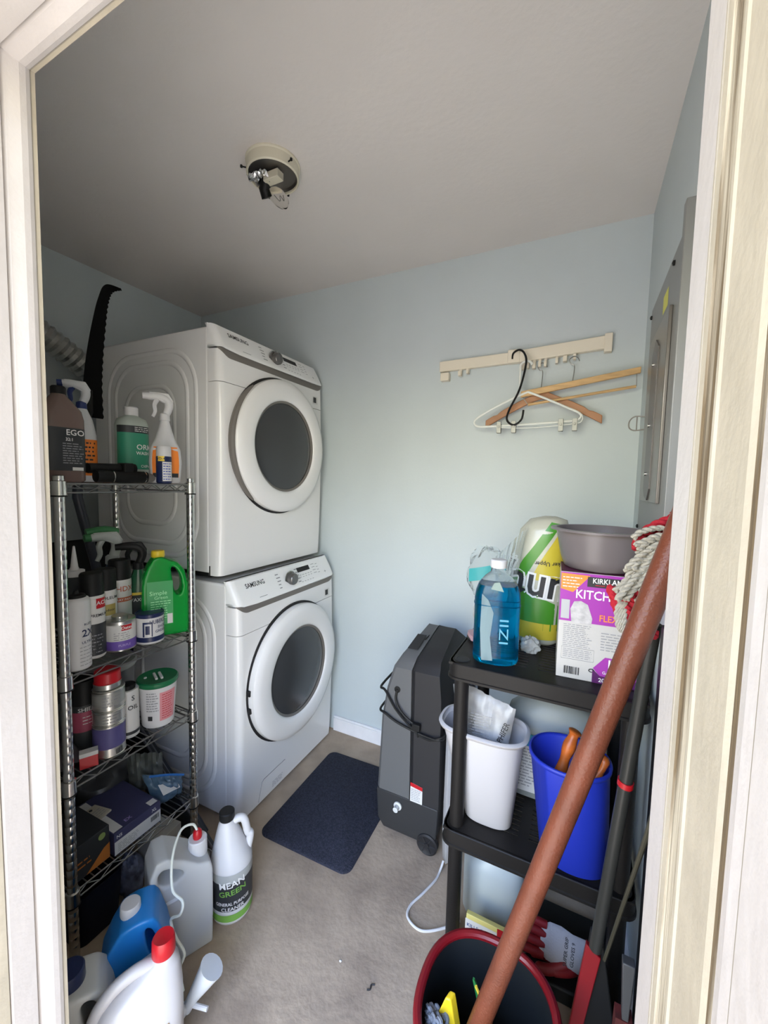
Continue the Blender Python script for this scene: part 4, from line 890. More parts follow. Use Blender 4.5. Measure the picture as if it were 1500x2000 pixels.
for x in (.738,):
    w_ = obj('wheel', G().lathe([(.020, -.0), (.040, -.004), (.040, -.022), (.034, -.026), (.028, -.022), (.010, -.022), (.008, -.027), (.001, -.027)], 32, 'y', (x - .012, -.470, .041)), m_gasket, ck)
    g = G()
    for k in range(6):
        a = k * pi / 3; g.tube([(x - .012 + .010 * cos(a), -.493, .041 + .010 * sin(a)), (x - .012 + .031 * cos(a), -.493, .041 + .031 * sin(a))], .0028, 6)
    obj('wheel_spokes', g, m_cd, w_)
for (x, y_) in ((.545, -.44), (.545, -.14), (.69, -.14)): obj('caster', G().tube([(x - .012, y_, .012), (x + .012, y_, .012)], .0118, 14).box(x - .006, x + .006, y_ - .004, y_ + .004, .012, .03), m_black, ck)
# power cord wrapped round it
P = spl([(.590, -.492, .605), (.588, -.500, .57), (.610, -.505, .535), (.650, -.504, .505), (.680, -.503, .492)], 6)
pc = thing('power_cord', 'black power cord wrapped around the grey cooler', 'cord', (0, 0, 0))
obj('cord_loop', G().tube(P, .0045, 8), m_black, pc)
loop = []
def cordring(zf, dz): return spl([(.765, -.30, zf + .03), (.772, -.45, zf), (.768, -.500, zf - .004), (.70, -.502, zf + .002 - dz * .2), (.60, -.502, zf + dz * .4), (.545, -.499, zf + dz), (.520, -.488, zf + dz + .003), (.515, -.44, zf + dz + .006), (.516, -.36, zf + dz + .01)], 6)
obj('cord_loop', G().tube(cordring(.470, .035), .0045, 8), m_black, pc); obj('cord_loop', G().tube(cordring(.478, .115), .0045, 8), m_black, pc)
obj('plug', G().box(.660, .690, -.512, -.496, .478, .502).tube([(.676, -.506, .478), (.684, -.508, .455)], .003, 6), m_black, pc, bevel=.002)
obj('hole_grommet', G().lathe([(.012, 0), (.012, -.003), (.007, -.004), (.0005, -.003)], 20, 'y', (.590, -.4895, .605)), m_black, ck)

# slim white appliance between cooler and shelf with white cable on the floor
t = thing('slim_white_heater', 'slim white plastic appliance standing between cooler and black shelf', 'appliance', (.802, -.36, 0), 0)
obj('shell', Loft([(0, .016, .13, 3), (.012, .022, .145, 4), (.10, .024, .15, 4), (.50, .022, .15, 4), (.52, .016, .14, 3)]).fill(G(), 40), m_white, t, ang=60)
tag(obj('white_cable', G().tube(spl([(.797, -.512, .03), (.792, -.535, .008), (.787, -.572, .0045), (.762, -.640, .0045), (.742, -.69, .0045), (.750, -.727, .0045), (.80, -.742, .0045), (.858, -.705, .0045), (.90, -.66, .0045)], 8), .004, 8), m_white), 'white cable looping over the floor from the slim appliance', 'cable')

# ------------------------------------------------------------------ black resin shelf
BX0, BX1, BY0, BY1 = .857, 1.346, -.762, -.375
bs = thing('black_shelf_unit', 'black plastic shelving unit against the right wall', 'shelf unit', (0, 0, 0))
for zt in (.88, .385):
    g = G()
    # skirt (hollow underneath)
    g.rings([rr_ring(BX0 + .008, BX1 - .008, BY0 + .008, BY1 - .008, .028, zt - .006), rr_ring(BX0 + .008, BX1 - .008, BY0 + .008, BY1 - .008, .028, zt - .044), rr_ring(BX0 - .003, BX1 + .003, BY0 - .003, BY1 + .003, .034, zt - .046), rr_ring(BX0 - .003, BX1 + .003, BY0 - .003, BY1 + .003, .034, zt - .040),
             rr_ring(BX0, BX1, BY0, BY1, .034, zt - .038), rr_ring(BX0, BX1, BY0, BY1, .034, zt - .002), rr_ring(BX0 + .002, BX1 - .002, BY0 + .002, BY1 - .002, .032, zt), rr_ring(BX0 + .008, BX1 - .008, BY0 + .008, BY1 - .008, .028, zt)], False, False)
    # perforated deck: bars running left-right with slots between, short cross bars
    y = BY0 + .006; k = 0
    g.box(BX0 + .004, BX1 - .004, BY0 + .006, BY0 + .072, zt - .006, zt); g.box(BX0 + .004, BX1 - .004, BY1 - .07, BY1 - .006, zt - .006, zt)
    g.box(BX0 + .004, BX0 + .075, BY0 + .07, BY1 - .07, zt - .006, zt); g.box(BX1 - .075, BX1 - .004, BY0 + .07, BY1 - .07, zt - .006, zt)
    for i in range(5): x = BX0 + .075 + i * .0795; g.box(x + .050, x + .0795 if i < 4 else x + .022 + .0, BY0 + .072, BY1 - .07, zt - .006, zt - .0002)
    yy = BY0 + .072
    while yy < BY1 - .075: g.box(BX0 + .075, BX1 - .075, yy + .008, yy + .019, zt - .006, zt - .0004); yy += .019
    sh = obj('shelf_board', g, m_shelf, bs, ang=40)
    for x in (BX0 + .036, BX1 - .036):
        for y in (BY0 + .036, BY1 - .036):
            if zt > .8: obj('corner_socket', G().lathe([(.021, zt + .0015), (.018, zt + .002), (.0165, zt + .0005), (.0005, zt + .0003)], 24, c=(x, y, 0)), m_gasket, sh)
for x in (BX0 + .036, BX1 - .036):
    for y in (BY0 + .036, BY1 - .036):
        obj('leg', G().lathe([(.019, 0), (.0205, .003), (.0205, .338)], 24, c=(x, y, 0)), m_shelf, bs)
        obj('leg', G().lathe([(.0205, .386), (.0205, .834)], 24, c=(x, y, 0)), m_shelf, bs)
# ---- on top
Z = .8805
t = thing('detergent_bottle', 'clear bottle of bright blue liquid with white cap on black shelf', 'bottle', (.976, -.690, Z), facecam(.976, -.69, 2))
L = Loft([(0, .050, .030, 3), (.006, .060, .037, 3.2), (.018, .0625, .039, 3.2), (.14, .062, .0385, 3.2), (.185, .0625, .039, 3.2), (.205, .0595, .037, 3.0), (.195 + .03, .052, .034, 2.7), (.245, .036, .028, 2.3), (.258, .021, .021, 2), (.275, .019, .019, 2)])
m_bliq = mat('blue_liquid', (.0, .28, .55), .03, trans=.92, ior=1.33)
LL = Loft([(q[0] + .002, q[1] - .0015, q[2] - .0015, q[3], q[4], q[5]) for q in L.s if q[0] <= .21] + [(.222, .052, .033, 2.8, 0, 0)])
body = obj('bottle_body', L.fill(G(), 56), mat('clear_bottle_plastic', (.93, .97, 1), .03, trans=1, ior=1.1), t, ang=60)
obj('blue_liquid', LL.fill(G(), 56), m_bliq, body, ang=60)
obj('cap', G().lathe([(.0215, .270), (.0225, .272), (.0225, .290), (.020, .293), (.0005, .293)], 36), m_white, t)
g = G(); g.poly([L.pt(math.radians(-90) + u / .062, v, .0015) for u, v in ((-.030, .215), (-.020, .232), (.006, .235), (.024, .210))]); obj('neck_label', g, mat('silvery_label', (.24, .30, .26), .7, spec=.2), t)
g = G(); P = [(-.045, .20), (-.028, .185), (-.012, .150), (-.02, .08), (-.010, .016), (-.040, .014), (-.045, .10)]
g.poly([L.pt(math.radians(-90) + u / .05, v, .0012) for u, v in P]); obj('side_patch', g, mat('silvery_refraction', (.17, .23, .24), .75, spec=.2), t, smooth=False)  # silvery refraction in the bottle side, painted as a flat patch
text('embossed_lettering', t, [('IIZI', .020, .10, .036, 1.5, -pi / 2)], L.wrap(0, .0014, r=.05), mat('pale_blue_emboss', (.12, .34, .44), .1), bold=False)
obj('waist_ring', G().tube([L.pt(2 * pi * j / 40, .168, .0004) for j in range(40)], .0016, 6, closed=True), m_bliq, t)

bx = thing('trash_bag_box', 'purple and white kitchen trash bag box under the grey basin', 'box', (1.137, -.700, Z), .055)
bw, bd, bh = .205, .145, .281
obj('carton', G().box(0, bw, 0, bd, 0, bh), mat('box_white_card', (.46, .44, .41), .5), bx, bevel=.001)
m_pur = mat('kirk_purple', (.30, .03, .30), .45); m_dpur = mat('dark_purple', (.075, .008, .085), .45); m_dmar = mat('dark_maroon_card', (.10, .02, .05), .5)
F = lambda off: (lambda u, v: (u, -off, v))
g = G(); quad(g, F(.0008), .0, bw, .152, bh - .001, nu=1); obj('front_purple_panel', g, m_pur, bx)
g = G(); quad(g, lambda u, v: (u, v, bh + .0006), .0, bw, .0, bd, nu=1); obj('top_panel', g, m_dmar, bx)
g = G(); g.poly([F(.0012)(*p) for p in ((.001, bh - .045), (.03, bh - .052), (.045, bh - .034), (.068, bh - .006), (.001, bh - .004))]); obj('orange_corner_patch', g, m_orange, bx)
rows('patch_print', bx, F(.0018), m_label, .005, .05, bh - .042, bh - .010, 4, .3, 4)
g = G(); quad(g, F(.0012), .062, .165, bh - .034, bh - .008, nu=1); obj('brand_patch', g, m_ink, bx)
text('lettering', bx, [('KIRKLAND', .113, bh - .018, .0185, .88)], F(.002), m_whiteink); rows('brand_script', bx, F(.002), m_red, .08, .16, bh - .031, bh - .026, 1, .3, 3)
text('lettering', bx, [('KITCHEN', .094, bh - .056, .032, .86), ('BAGS', .150, bh - .083, .020)], F(.002), m_whiteink)
text('flex_lettering', bx, [('FLEX-TECH', .142, bh - .112, .023, .85)], F(.002), m_orange)
g = G(); g.poly([F(.0014)(*p) for p in ((.030, .150), (.076, .148), (.078, .165), (.066, .200), (.050, .208), (.034, .205), (.026, .185))]); obj('bag_picture', g, mat('pale_grey_picture', (.50, .48, .47), .5, noise=.3, nscale=60), bx)
g = G(); quad(g, F(.0014), .004, .024, .158, .208, nu=1); obj('bin_picture', g, mat('bin_picture_grey', (.38, .38, .38), .3), bx)
rows('small_print', bx, F(.0012), m_gink, .012, .080, .085, .146, 12, .28, 5); rows('small_print', bx, F(.0012), m_gink, .100, .185, .085, .135, 7, .28, 5)
rows('boxed_print', bx, F(.0012), m_gink, .014, .082, .055, .080, 5, .3, 5); obj('print_frame', G().tube([F(.0012)(*p) for p in ((.010, .052), (.086, .052), (.086, .083), (.010, .083))], .0004, 4, closed=True), m_gink, bx)
barcode('barcode', bx, F(.0012), .018, .056, .012, .032); obj('recycle_mark', G().tube([(.083 + .006 * cos(a / 3), -.0012, .030 + .004 * sin(a / 3)) for a in range(0, 16)], .0012, 5), m_ink, bx)
g = G(); g.poly([F(.0012)(*p) for p in ((.086, .038), (.112, .070), (.205, .070), (.205, .020), (.102, .020))]); obj('purple_hexagon', g, m_pur, bx)
g = G(); g.poly([F(.0011)(*p) for p in ((.085, .036), (.102, .020), (.205, .020), (.205, .0), (.085, .0))]); obj('dark_purple_corner', g, m_dpur, bx)
text('lettering', bx, [('13', .130, .053, .032), ('GALLON', .128, .030, .0105), ('200 BAGS', .130, .0095, .0145)], F(.0022), m_whiteink)

m_bas = mat('taupe_plastic', (.145, .125, .125), .3)
t = thing('wash_basin', 'taupe grey plastic basin sitting on the trash bag box', 'basin', (1.227, -.605, Z + bh + .0015), 0)
obj('basin_wall', G().lathe([(.080, 0), (.088, .004), (.098, .03), (.112, .100), (.126, .101), (.1265, .106), (.112, .107), (.110, .104), (.096, .035), (.086, .008), (.0005, .007)], 64, cap1=False), m_bas, t, ang=50)

# paper towel pack
t = thing('paper_towel_pack', 'wrapped paper towel rolls with green and yellow print behind the bottle', 'paper towels', (1.062, -.452, Z), 0)
L = Loft([(0, .060, .052, 2.6), (.01, .070, .060, 2.6), (.12, .079, .066, 2.5), (.27, .080, .066, 2.5), (.36, .074, .060, 2.4, .012), (.395, .055, .045, 2.2, .022), (.405, .02, .02, 2, .026)])
m_tw = mat('towel_wrap', (.42, .41, .33), .25, bump=.5, bscale=18); tb = obj('wrapped_rolls', L.fill(G(), 56), m_tw, t, ang=60)
m_pg = mat('leaf_green', (.050, .21, .018), .3); m_py = mat('pack_yellow', (.46, .37, .035), .3)
def lpoly(nm, pts, mm, off, par=t, LL=L, r=.075):
    g = G(); n = 8
    # subdivided quad strip between left and right edges
    (a, b, c, d) = pts
    g.grid(lambda u, v: LL.pt(math.radians(-90) + (a[0] * (1 - u) * (1 - v) + b[0] * u * (1 - v) + c[0] * u * v + d[0] * (1 - u) * v) / r, a[1] * (1 - u) * (1 - v) + b[1] * u * (1 - v) + c[1] * u * v + d[1] * (1 - u) * v, off), n, n)
    return obj(nm, g, mm, par)
lpoly('green_band', [(-.085, .20), (-.045, .20), (.058, .385), (.020, .39)], m_pg, .001); lpoly('green_panel', [(-.09, .05), (.10, .05), (.10, .12), (-.09, .20)], m_pg, .0012)
lpoly('yellow_panel', [(-.02, .21), (.10, .20), (.10, .36), (.055, .36)], m_py, .0013); lpoly('yellow_base', [(-.06, .02), (.10, .02), (.10, .07), (-.06, .075)], m_py, .0016)
text('lettering', t, [('Bounty', .052, .175, .135, .95, pi - .12)], L.wrap(0, .003, r=.075), m_whiteink, bold=.06)
text('lettering', t, [('Bounty', .052, .175, .135, .95, pi - .12)], L.wrap(0, .0045, r=.075), m_ink)
text('lettering', t, [('Quicker Upper', .048, .262, .018, 1, pi)], L.wrap(0, .003, r=.075), m_ink); text('lettering', t, [('rollos', -.092, .245, .040, .9, 1.15)], L.wrap(0, .003, r=.075), m_whiteink)
wr_ = pillow('plastic_wrap', 'x', 'x', [(.905, -.530, Z + .10), (.985, -.530, Z + .08), (1.030, -.525, Z + .375), (.935, -.515, Z + .27)], .008, m_film, .005, 6)
del wr_['label'], wr_['category']; wr_.parent = t; wr_.location = (-1.062, .452, -Z)
# clear crinkled wrap with teal label
o = blob('clear_plastic_pack', 'crinkled clear plastic pack with teal strip beside the towels', 'plastic pack', (.895, -.420, Z + .11), (.072, .045, .095), m_film, 21, .45)
o2 = obj('pack_strip', G().grid(lambda u, v: (.838 + .075 * u, -.468 - .006 * sin(u * 3), Z + .165 + .045 * v + .02 * u), 6, 3), mat('teal_print', (.04, .30, .30), .4), o)
blob('folded_cloth_pack', 'soft pale pack lying under the clear plastic pack', 'pack', (.905, -.425, Z), (.055, .040, .060), mat('pale_pack', (.48, .47, .44), .5), 5, .3)
t = thing('pink_packet', 'small pink and black packet lying at left edge of black shelf', 'packet', (.895, -.555, Z), .5); obj('packet_body', Loft([(0, .020, .030, 3), (.006, .030, .040, 3), (.020, .028, .038, 3), (.024, .018, .028, 3)]).fill(G(), 32), mat('pinkish_film', (.42, .25, .26), .4), t)
obj('packet_rim', G().tube([(.030 * cos(a * pi / 12), .040 * sin(a * pi / 12), .007) for a in range(24)], .003, 6, closed=True), m_ink, t)
blob('crumpled_wrap', 'small crumpled translucent wrap right of the blue bottle', 'plastic wrap', (1.058, -.575, Z), (.028, .020, .026), mat('milky_film', (.5, .5, .48), .3, trans=.3), 30, .4)

# ---- on second board
Z = .3855
def shell(secs, th_=.003):
    """open bin: outer and inner wall"""
    L1 = Loft(secs); out = [[L1._pt(q, 2 * pi * j / 56) for j in range(56)] for q in L1.s]
    inn = [[L1._pt(q, 2 * pi * j / 56, -th_) for j in range(56)] for q in L1.s][::-1]; inn[-1] = [(p[0], p[1], p[2] + th_) for p in inn[-1]]
    return G().rings(out + inn)
t = thing('white_wastebasket', 'white plastic wastebasket on the middle board behind the shelf leg', 'wastebasket', (.972, -.655, Z), 0)
secs = [(0, .062, .044, 3), (.006, .068, .050, 3), (.255, .118, .076, 3, -.028, .012), (.262, .120, .078, 3, -.028, .012), (.264, .130, .086, 3, -.028, .012), (.272, .133, .089, 3, -.028, .012), (.277, .126, .083, 3, -.028, .012)]
obj('basket_wall', shell([s if len(s) == 6 else s + (0, 0) for s in secs]), mat('wastebasket_white', (.47, .45, .45), .4), t, ang=60)
o = pillow('foil_bag', 'crumpled white foil bag printed PHIFER stuffed in the white wastebasket', 'bag', [(.885, -.645, Z + .17), (1.010, -.655, Z + .17), (1.035, -.645, Z + .345), (.868, -.635, Z + .385)], .022, mat('white_foil', (.42, .41, .40), .4, noise=.25, nscale=25), .0035)
fb = lambda u, v: (.95 + u, -.684 + .002 * sin(u * 40) + .02 * max(0, (v - .29)) , Z + v)
text('bag_lettering', o, [('PHIFER', .058, .285, .022, 1, 1.25)], fb, m_ink); rows('bag_print', o, fb, m_gink, -.055, .030, .225, .325, 12, .3, 6)
o = pillow('dark_clear_bag', 'crumpled clear bag sticking up at left of the white wastebasket', 'bag', [(.868, -.612, Z + .17), (.925, -.604, Z + .17), (.905, -.608, Z + .395), (.838, -.62, Z + .36)], .014, mat('smoky_film', (.20, .20, .20), .25, trans=.3), .003, 4)
m_bb = mat('royal_blue_plastic', (.012, .028, .34), .45)
t = thing('blue_wastebasket', 'royal blue wastebasket holding tools on the middle board', 'wastebasket', (1.203, -.685, Z), 0)
secs = [(0, .076, .062, 2.2, 0, 0), (.006, .084, .068, 2.2, 0, 0), (.262, .098, .088, 2.2, -.022, .012), (.264, .102, .092, 2.2, -.022, .012), (.272, .103, .093, 2.2, -.022, .012), (.275, .100, .090, 2.2, -.022, .012)]
obj('basket_wall', shell(secs), m_bb, t, ang=60)
m_or = mat('orange_handle_plastic', (.48, .11, .015), .4, noise=.5, nscale=30)
def tool(label, pts, rad, mm, name='hand_tool', second=None):
    t = thing(name, label, 'tool', (0, 0, 0)); n = len(spl(pts, 6)); obj('grip', G().tube(spl(pts, 6), [rad * (.85 + .15 * sin(i * .9)) if 0 < i < n - 1 else rad * .6 for i in range(n)], 14), mm, t)
    if second: obj('shank', G().tube(second, rad * .35, 8), m_steel, t)
    return t
tool('orange handled tool standing upright in the blue wastebasket', [(1.160, -.70, .60), (1.172, -.69, .66), (1.188, -.675, .712), (1.193, -.672, .728)], .017, m_or, second=[(1.15, -.705, .392), (1.160, -.70, .61)])
tool('orange looped tool leaning at right inside the blue wastebasket', [(1.235, -.69, .60), (1.262, -.68, .655), (1.262, -.665, .668), (1.245, -.66, .63), (1.235, -.67, .60)], .012, m_or, second=[(1.215, -.68, .392), (1.235, -.69, .605)])
tool('dull purple rod handle between the orange tools in the blue bin', [(1.188, -.72, .58), (1.200, -.70, .66)], .012, mat('plum_plastic', (.20, .03, .12), .4), second=[(1.18, -.70, .392), (1.188, -.72, .585)])
t = thing('clear_tote', 'large clear plastic jug with blue label behind both wastebaskets', 'container', (1.13, -.465, Z), 0)
L = Loft([(0, .13, .060, 5), (.006, .138, .066, 5), (.24, .142, .068, 5), (.262, .136, .062, 4), (.30, .10, .05, 3), (.315, .06, .04, 2.4), (.32, .04, .03, 2)])
obj('container_wall', L.fill(G(), 56), mat('clouded_clear', (.50, .53, .52), .2, trans=.5, ior=1.2), t, ang=60)
g = G().box(-.125, .10, -.0695, -.0690, .025, .215); lb = obj('label', g, m_label, t); obj('label_band', G().box(-.125, .10, -.0702, -.0697, .175, .215), mat('aqua_band', (.02, .22, .40), .5), t)
rows('small_print', t, lambda u, v: (u, -.0706, v), m_gink, -.12, -.04, .04, .17, 13, .35, 4)

# ---- under the shelf
t, L = jug('grey_jug', 'large cloudy grey-white jug on the floor under the black shelf', (.985, -.575, 0), 0, mat('grey_white_plastic', (.44, .47, .44), .35), m_white, .19, .13, .290, neck=(.04, 0), cap_r=.024, cap_h=.022, n=3, shoulder=.60, hside=-1, hr=.012)
t = thing('wipes_box', 'yellow and red disinfectant pack with white lettering below the shelf', 'box', (.992, -.722, 0), 0)
obj('carton', G().box(-.060, .10, 0, .014, 0, .112), mat('yellow_card', (.62, .54, .18), .5), t, bevel=.002)
g = G(); quad(g, lambda u, v: (u, -.0006, v), -.062, .030, .060, .098, nu=1); obj('front_label', g, m_label, t); g = G(); quad(g, lambda u, v: (u, -.0008, v), .030, .098, .040, .112, nu=1); obj('red_label', g, m_red, t)
text('lettering', t, [('KILLS GERMS', -.016, .080, .0145)], lambda u, v: (u, -.0014, v), mat('navy_print', (.03, .06, .2), .5)); text('lettering', t, [('4', .045, .08, .03)], lambda u, v: (u, -.0016, v), m_yellow)
# printed gloves: hand shaped shells stacked on a dark box
tag(obj('dark_storage_box', G().box(1.095, 1.33, -.735, -.50, 0, .045), m_black, bevel=.006), 'low dark box on the floor under the gloves', 'box')
m_gl = mat('white_glove_knit', (.42, .40, .40), .8, bump=.5, bscale=200); m_glr = mat('red_glove_coating', (.24, .012, .016), .5)
def glove(label, loc, rot, s=1.0):
    t = thing('work_glove', label, 'glove', loc, rot=rot)
    R_ = [[(x, w_ * cos(a * pi / 8), .012 * h_ * sin(a * pi / 8)) for a in range(16)] for x, w_, h_ in ((.0, .030, .7), (.02, .042, 1), (.05, .044, 1.1), (.08, .038, 1.2), (.12, .040, 1.1), (.128, .036, .8))]
    obj('palm', G().rings(R_), m_gl, t)
    for k, (y_, ln, r_) in enumerate(((-.033, .058, .0105), (-.011, .072, .011), (.011, .076, .011), (.031, .062, .0105))):
        f = obj('finger', G().tube(spl([(.012, y_, 0), (-.02, y_ * 1.05, .003), (-ln * .7, y_ * 1.1, .004), (-ln, y_ * 1.12, .0)], 5), [r_] * 13 + [r_ * .9, r_ * .75, r_ * .4], 12), m_glr, t)
    obj('thumb', G().tube(spl([(.070, -.030, .002), (.040, -.052, .006), (.012, -.062, .006), (-.005, -.064, .004)], 5), [.013] * 13 + [.011, .009, .005], 12), m_glr, t)
    text('back_print', t, [('SUPER GRIP', .065, .0, .012, 1, pi / 2), ('GLOVES 9', .082, .0, .012, 1, pi / 2)], lambda u, v: (u, v, .0147), m_ink)
    return t
glove('white work glove with red fingers leaning under the black shelf', (1.135, -.690, .115), (math.radians(62), math.radians(6), math.radians(4)))
glove('second red fingered glove lying beneath the upright printed glove', (1.165, -.655, .062), (0, 0, .1))

# ------------------------------------------------------------------ mop bucket, poles, mop
t = thing('mop_bucket', 'black oval bucket with thick dark red rim nearest the camera', 'bucket', (1.053, -1.048, 0), 0)
secs = [(0, .100, .105, 2.4, 0, 0), (.006, .107, .112, 2.4, 0, 0), (.285, .136, .142, 2.4, 0, 0)]
obj('bucket_wall', shell(secs, .004), mat('charcoal_bucket', (.012, .014, .015), .55, spec=.3), t, ang=60)
L = Loft(secs); obj('rim', G().tube([L.pt(2 * pi * j / 56, .285, .002) for j in range(56)], .0095, 10, closed=True).tube([L.pt(2 * pi * j / 56, .268, .004) for j in range(56)], .006, 8, closed=True), mat('dark_red_plastic', (.17, .006, .010), .3), t)
m_pole = mat('reddish_brown_wood', (.155, .045, .023), .35, noise=.3, nscale=9, bump=.3, bscale=220, spec=.35)
a = Vector((1.286, -1.124, 1.247)); b = Vector((1.046, -1.093, .313)); dirn = (a - b).normalized()
p0 = b + (b - a).normalized() * .275; p1 = a + dirn * .16
tag(obj('broom_pole', G().tube([p0, p0 + dirn * .02, p1 - dirn * .01, p1], [.017, .0193, .0193, .014], 28), m_pole), 'thick reddish brown wooden pole leaning diagonally out of the bucket', 'pole')
t = thing('long_handled_scoop', 'black metal pole with red ring and red blade by the doorway', 'scoop', (0, 0, 0))
A = Vector((1.308, -.955, 1.13)); B = Vector((1.253, -.895, .375)); 
dd = (B - A).normalized(); C_ = B + dd * .17
obj('pole', G().tube([A, B], .0125, 18), mat('dark_grey_pole', (.028, .028, .025), .35, spec=.4), t)
mid = Vector((1.284, -.928, .79)); mid = A + dd * ((mid - A).dot(dd)); obj('ring_band', G().tube([mid - dd * .006, mid + dd * .006], .0145, 18), m_red, t)
m_dred = mat('deep_red_plastic', (.20, .006, .010), .4)
g = G().prism([(B.x - .018, B.y, B.z), (B.x - .058, B.y, B.z - .36), (B.x - .036, B.y, B.z - .36), (B.x + .012, B.y, B.z - .02)], (0, .012, 0)); obj('red_blade', g, m_dred, t, bevel=.002)
g = G().prism([(B.x - .010, B.y + .013, B.z + .02), (B.x - .036, B.y + .013, B.z - .36), (B.x + .075, B.y + .013, B.z - .36), (B.x + .014, B.y + .013, B.z + .02)], (0, .015, 0)); obj('black_blade', g, m_black, t, bevel=.003)
tag(obj('thin_rod', G().tube([(1.325, -1.02, .86), (1.308, -1.030, .772), (1.262, -.985, .455)], [.005, .0045, .003], 10), mat('worn_rod', (.07, .065, .045), .3, metal=.6)), 'thin worn metal rod beside the black pole', 'rod')
tag(obj('grey_duster_pole', G().tube([(1.335, -.99, .02), (1.340, -.985, 1.0)], .011, 14), m_black), 'plain black pole upright against the right wall', 'pole')
t = thing('red_brush', 'dark brush with red bristles standing at right edge behind jamb', 'brush', (0, 0, 0))
obj('brush_back', G().prism([(1.296, -.96, .44), (1.318, -.96, .44), (1.312, -.96, .30), (1.302, -.96, .30)], (0, .02, 0)), mat('grey_brush_back', (.05, .05, .05), .5), t, bevel=.002)
obj('red_bristles', G().prism([(1.290, -.962, .32), (1.320, -.962, .32), (1.326, -.962, 0.001), (1.280, -.962, 0.001)], (0, .028, 0)), mat('dull_red_bristle', (.09, .012, .01), .7, noise=.5, nscale=60, stretch=(1, 1, .1)), t)

tag(obj('dark_fill_board', G().box(XR - .013, XR - .0005, -1.32, -.775, 0, 1.08), m_black, bevel=.003), 'plain black board added to fill the dark area along the right wall', 'board')  # thin black sheet added to fill the dark area by the right wall

# mop: red head with rope strands
mp_ = thing('string_mop', 'upturned mop with red crochet band and thick grey-white strands', 'mop', (0, 0, 0))
m_rope = mat('rope_cotton', (.31, .285, .23), .9, bump=1, bscale=120); m_mred = mat('mop_red', (.33, .006, .016), .8, bump=1, bscale=110)
def rope(path, r, tw=260):
    """two twisted plies along a path"""
    P = spl(path, 14); g = G(); L_ = 0
    for ply in (0, pi):
        Q = []; L_ = 0; prev = P[0]
        for i, p in enumerate(P):
            L_ += (p - prev).length; prev = p; T_ = (P[min(i + 1, len(P) - 1)] - P[max(i - 1, 0)]).normalized()
            n1 = T_.cross(Vector((0, 1, .2))).normalized(); n2 = T_.cross(n1); a = L_ * tw + ply
            Q.append(p + (n1 * cos(a) + n2 * sin(a)) * r * .5)
        g.tube(Q, r * .72, 6)
    return g
rnd = random.Random(4)
D = [(1.261, -1.021, 1.284), (1.267, -1.019, 1.27), (1.252, -1.029, 1.245), (1.253, -1.029, 1.231), (1.235, -1.041, 1.194), (1.248, -1.034, 1.195), (1.264, -1.026, 1.204), (1.27, -1.025, 1.18), (1.278, -1.021, 1.178), (1.287, -1.014, 1.216), (1.3, -1.005, 1.243), (1.307, -1.0, 1.261)]
for i in range(46):
    e = Vector(D[i % len(D)]) + Vector((rnd.uniform(-.004, .010), rnd.uniform(-.012, .012), rnd.uniform(-.010, .012)))
    s0 = Vector((1.328 + rnd.uniform(-.006, .006), -1.0 + rnd.uniform(-.02, .02), 1.288 + rnd.uniform(-.016, .016)))
    m1 = s0.lerp(e, .4) + Vector((0, 0, .008 + rnd.uniform(0, .010))); m2 = s0.lerp(e, .78) + Vector((rnd.uniform(-.004, .004), 0, rnd.uniform(-.002, .012)))
    obj('strand', rope([s0, m1, m2, e], .0048, 280), m_rope, mp_)
g = G()
for k in range(4):
    g2 = rope([(1.336, -.972 + .010 * k, 1.338 - .006 * k), (1.317, -.979 + .010 * k, 1.326 - .006 * k), (1.298, -.986 + .010 * k, 1.317 - .006 * k), (1.276, -.996 + .010 * k, 1.300 - .006 * k), (1.266, -1.0 + .010 * k, 1.288 - .006 * k)], .0085, 200); g.add(g2.v, g2.f)
obj('red_band', g, m_mred, mp_)
g = G()
for k in range(7):
    z = 1.192 - .012 * k; x0_ = 1.228 + .004 * k + (.012 if k > 3 else 0); g2 = rope([(x0_, -.985, z), (x0_ + .02, -.988, z - .004 + .004 * (k % 2)), (x0_ + .04, -.98, z - .002), (1.286, -.972, z - .006)], .0085, 210); g.add(g2.v, g2.f)
obj('lower_red_band', g, m_mred, mp_)
for k in range(4): obj('strand', rope([(1.246 + .003 * k, -.992, 1.172), (1.243 + .004 * k, -.996, 1.150), (1.247 + .003 * k, -.997, 1.124 - .003 * k)], .0042, 300), m_rope, mp_)
obj('mop_socket', G().tube([(1.335, -.97, 1.20), (1.330, -.965, 1.34)], .013, 14), m_red, mp_)
obj('mop_handle', G().tube([(1.342, -.955, .01), (1.335, -.97, 1.22)], .0115, 14), m_black, mp_)

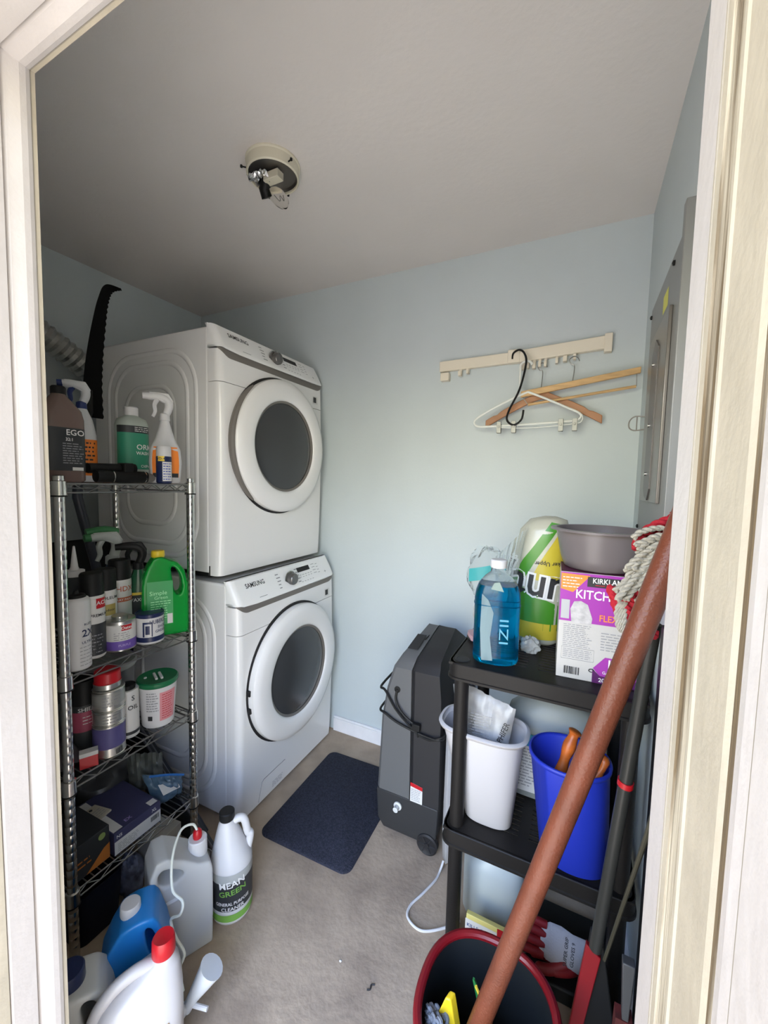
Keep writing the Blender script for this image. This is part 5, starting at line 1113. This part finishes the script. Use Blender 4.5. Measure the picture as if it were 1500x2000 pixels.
# things standing in the bucket
tag(obj('yellow_wedge', G().prism([(.962, -1.090, .012), (1.020, -1.085, .012), (1.000, -1.085, .245), (.983, -1.075, .303), (.972, -1.076, .303), (.952, -1.090, .25)], (.006, .018, .0)), mat('yellow_plastic', (.80, .55, .02), .4, noise=.15, nscale=30), bevel=.003), 'bright yellow pointed plastic piece standing in the bucket', 'plastic piece')
t = thing('green_scrubber', 'green and yellow flat tool lying inside the bucket', 'tool', (0, 0, 0))
obj('green_blade', G().prism([(1.018, -1.03, .318), (1.022, -1.03, .318), (1.085, -1.035, .20), (1.10, -1.035, .012), (1.060, -1.035, .012), (1.050, -1.035, .20)], (0, .005, 0)), mat('bottle_green', (.015, .14, .035), .4), t); obj('yellow_edge', G().tube([(1.026, -1.032, .310), (1.088, -1.037, .20), (1.103, -1.037, .014)], .003, 6), m_yellow, t)
t = thing('grey_string_mop', 'grey looped mop strands at left inside the bucket', 'mop head', (0, 0, 0))
for i in range(7):
    x = .938 + i * .005; y_ = -1.072 - .012 * (i % 3); obj('strand', rope([(x, y_, .09), (x - .004, y_ - .004, .24 + .01 * (i % 2)), (x + .006, y_ - .008, .268 + .008 * (i % 3)), (x + .012, y_ - .012, .24), (x + .012, y_ - .01, .08)], .0055, 200), mat('grey_rope', (.17, .18, .20), .9, bump=1, bscale=120), t)
obj('mop_core', Loft([(.008, .03, .03), (.09, .026, .028), (.14, .018, .02)]).fill(G(), 24), mat('grey_rope', (.17, .18, .2), .9), t).location = (.975, -1.065, 0)

# crumbs on the floor
for i, (x, y_, r_) in enumerate(((.335, -1.28 + .38, .004),)):
    tag(obj('white_crumb', G().lathe([(.003, 0), (.004, .001), (.001, .003)], 8, c=(.62, -.92, 0)), m_label), 'tiny white crumb on the bare concrete floor', 'crumb')
tag(obj('dark_twig', G().tube(spl([(.720, -.945, .003), (.728, -.94, .003), (.726, -.93, .003), (.735, -.925, .003)], 4), .002, 6), m_ink), 'tiny dark curled twig on the concrete floor', 'twig')
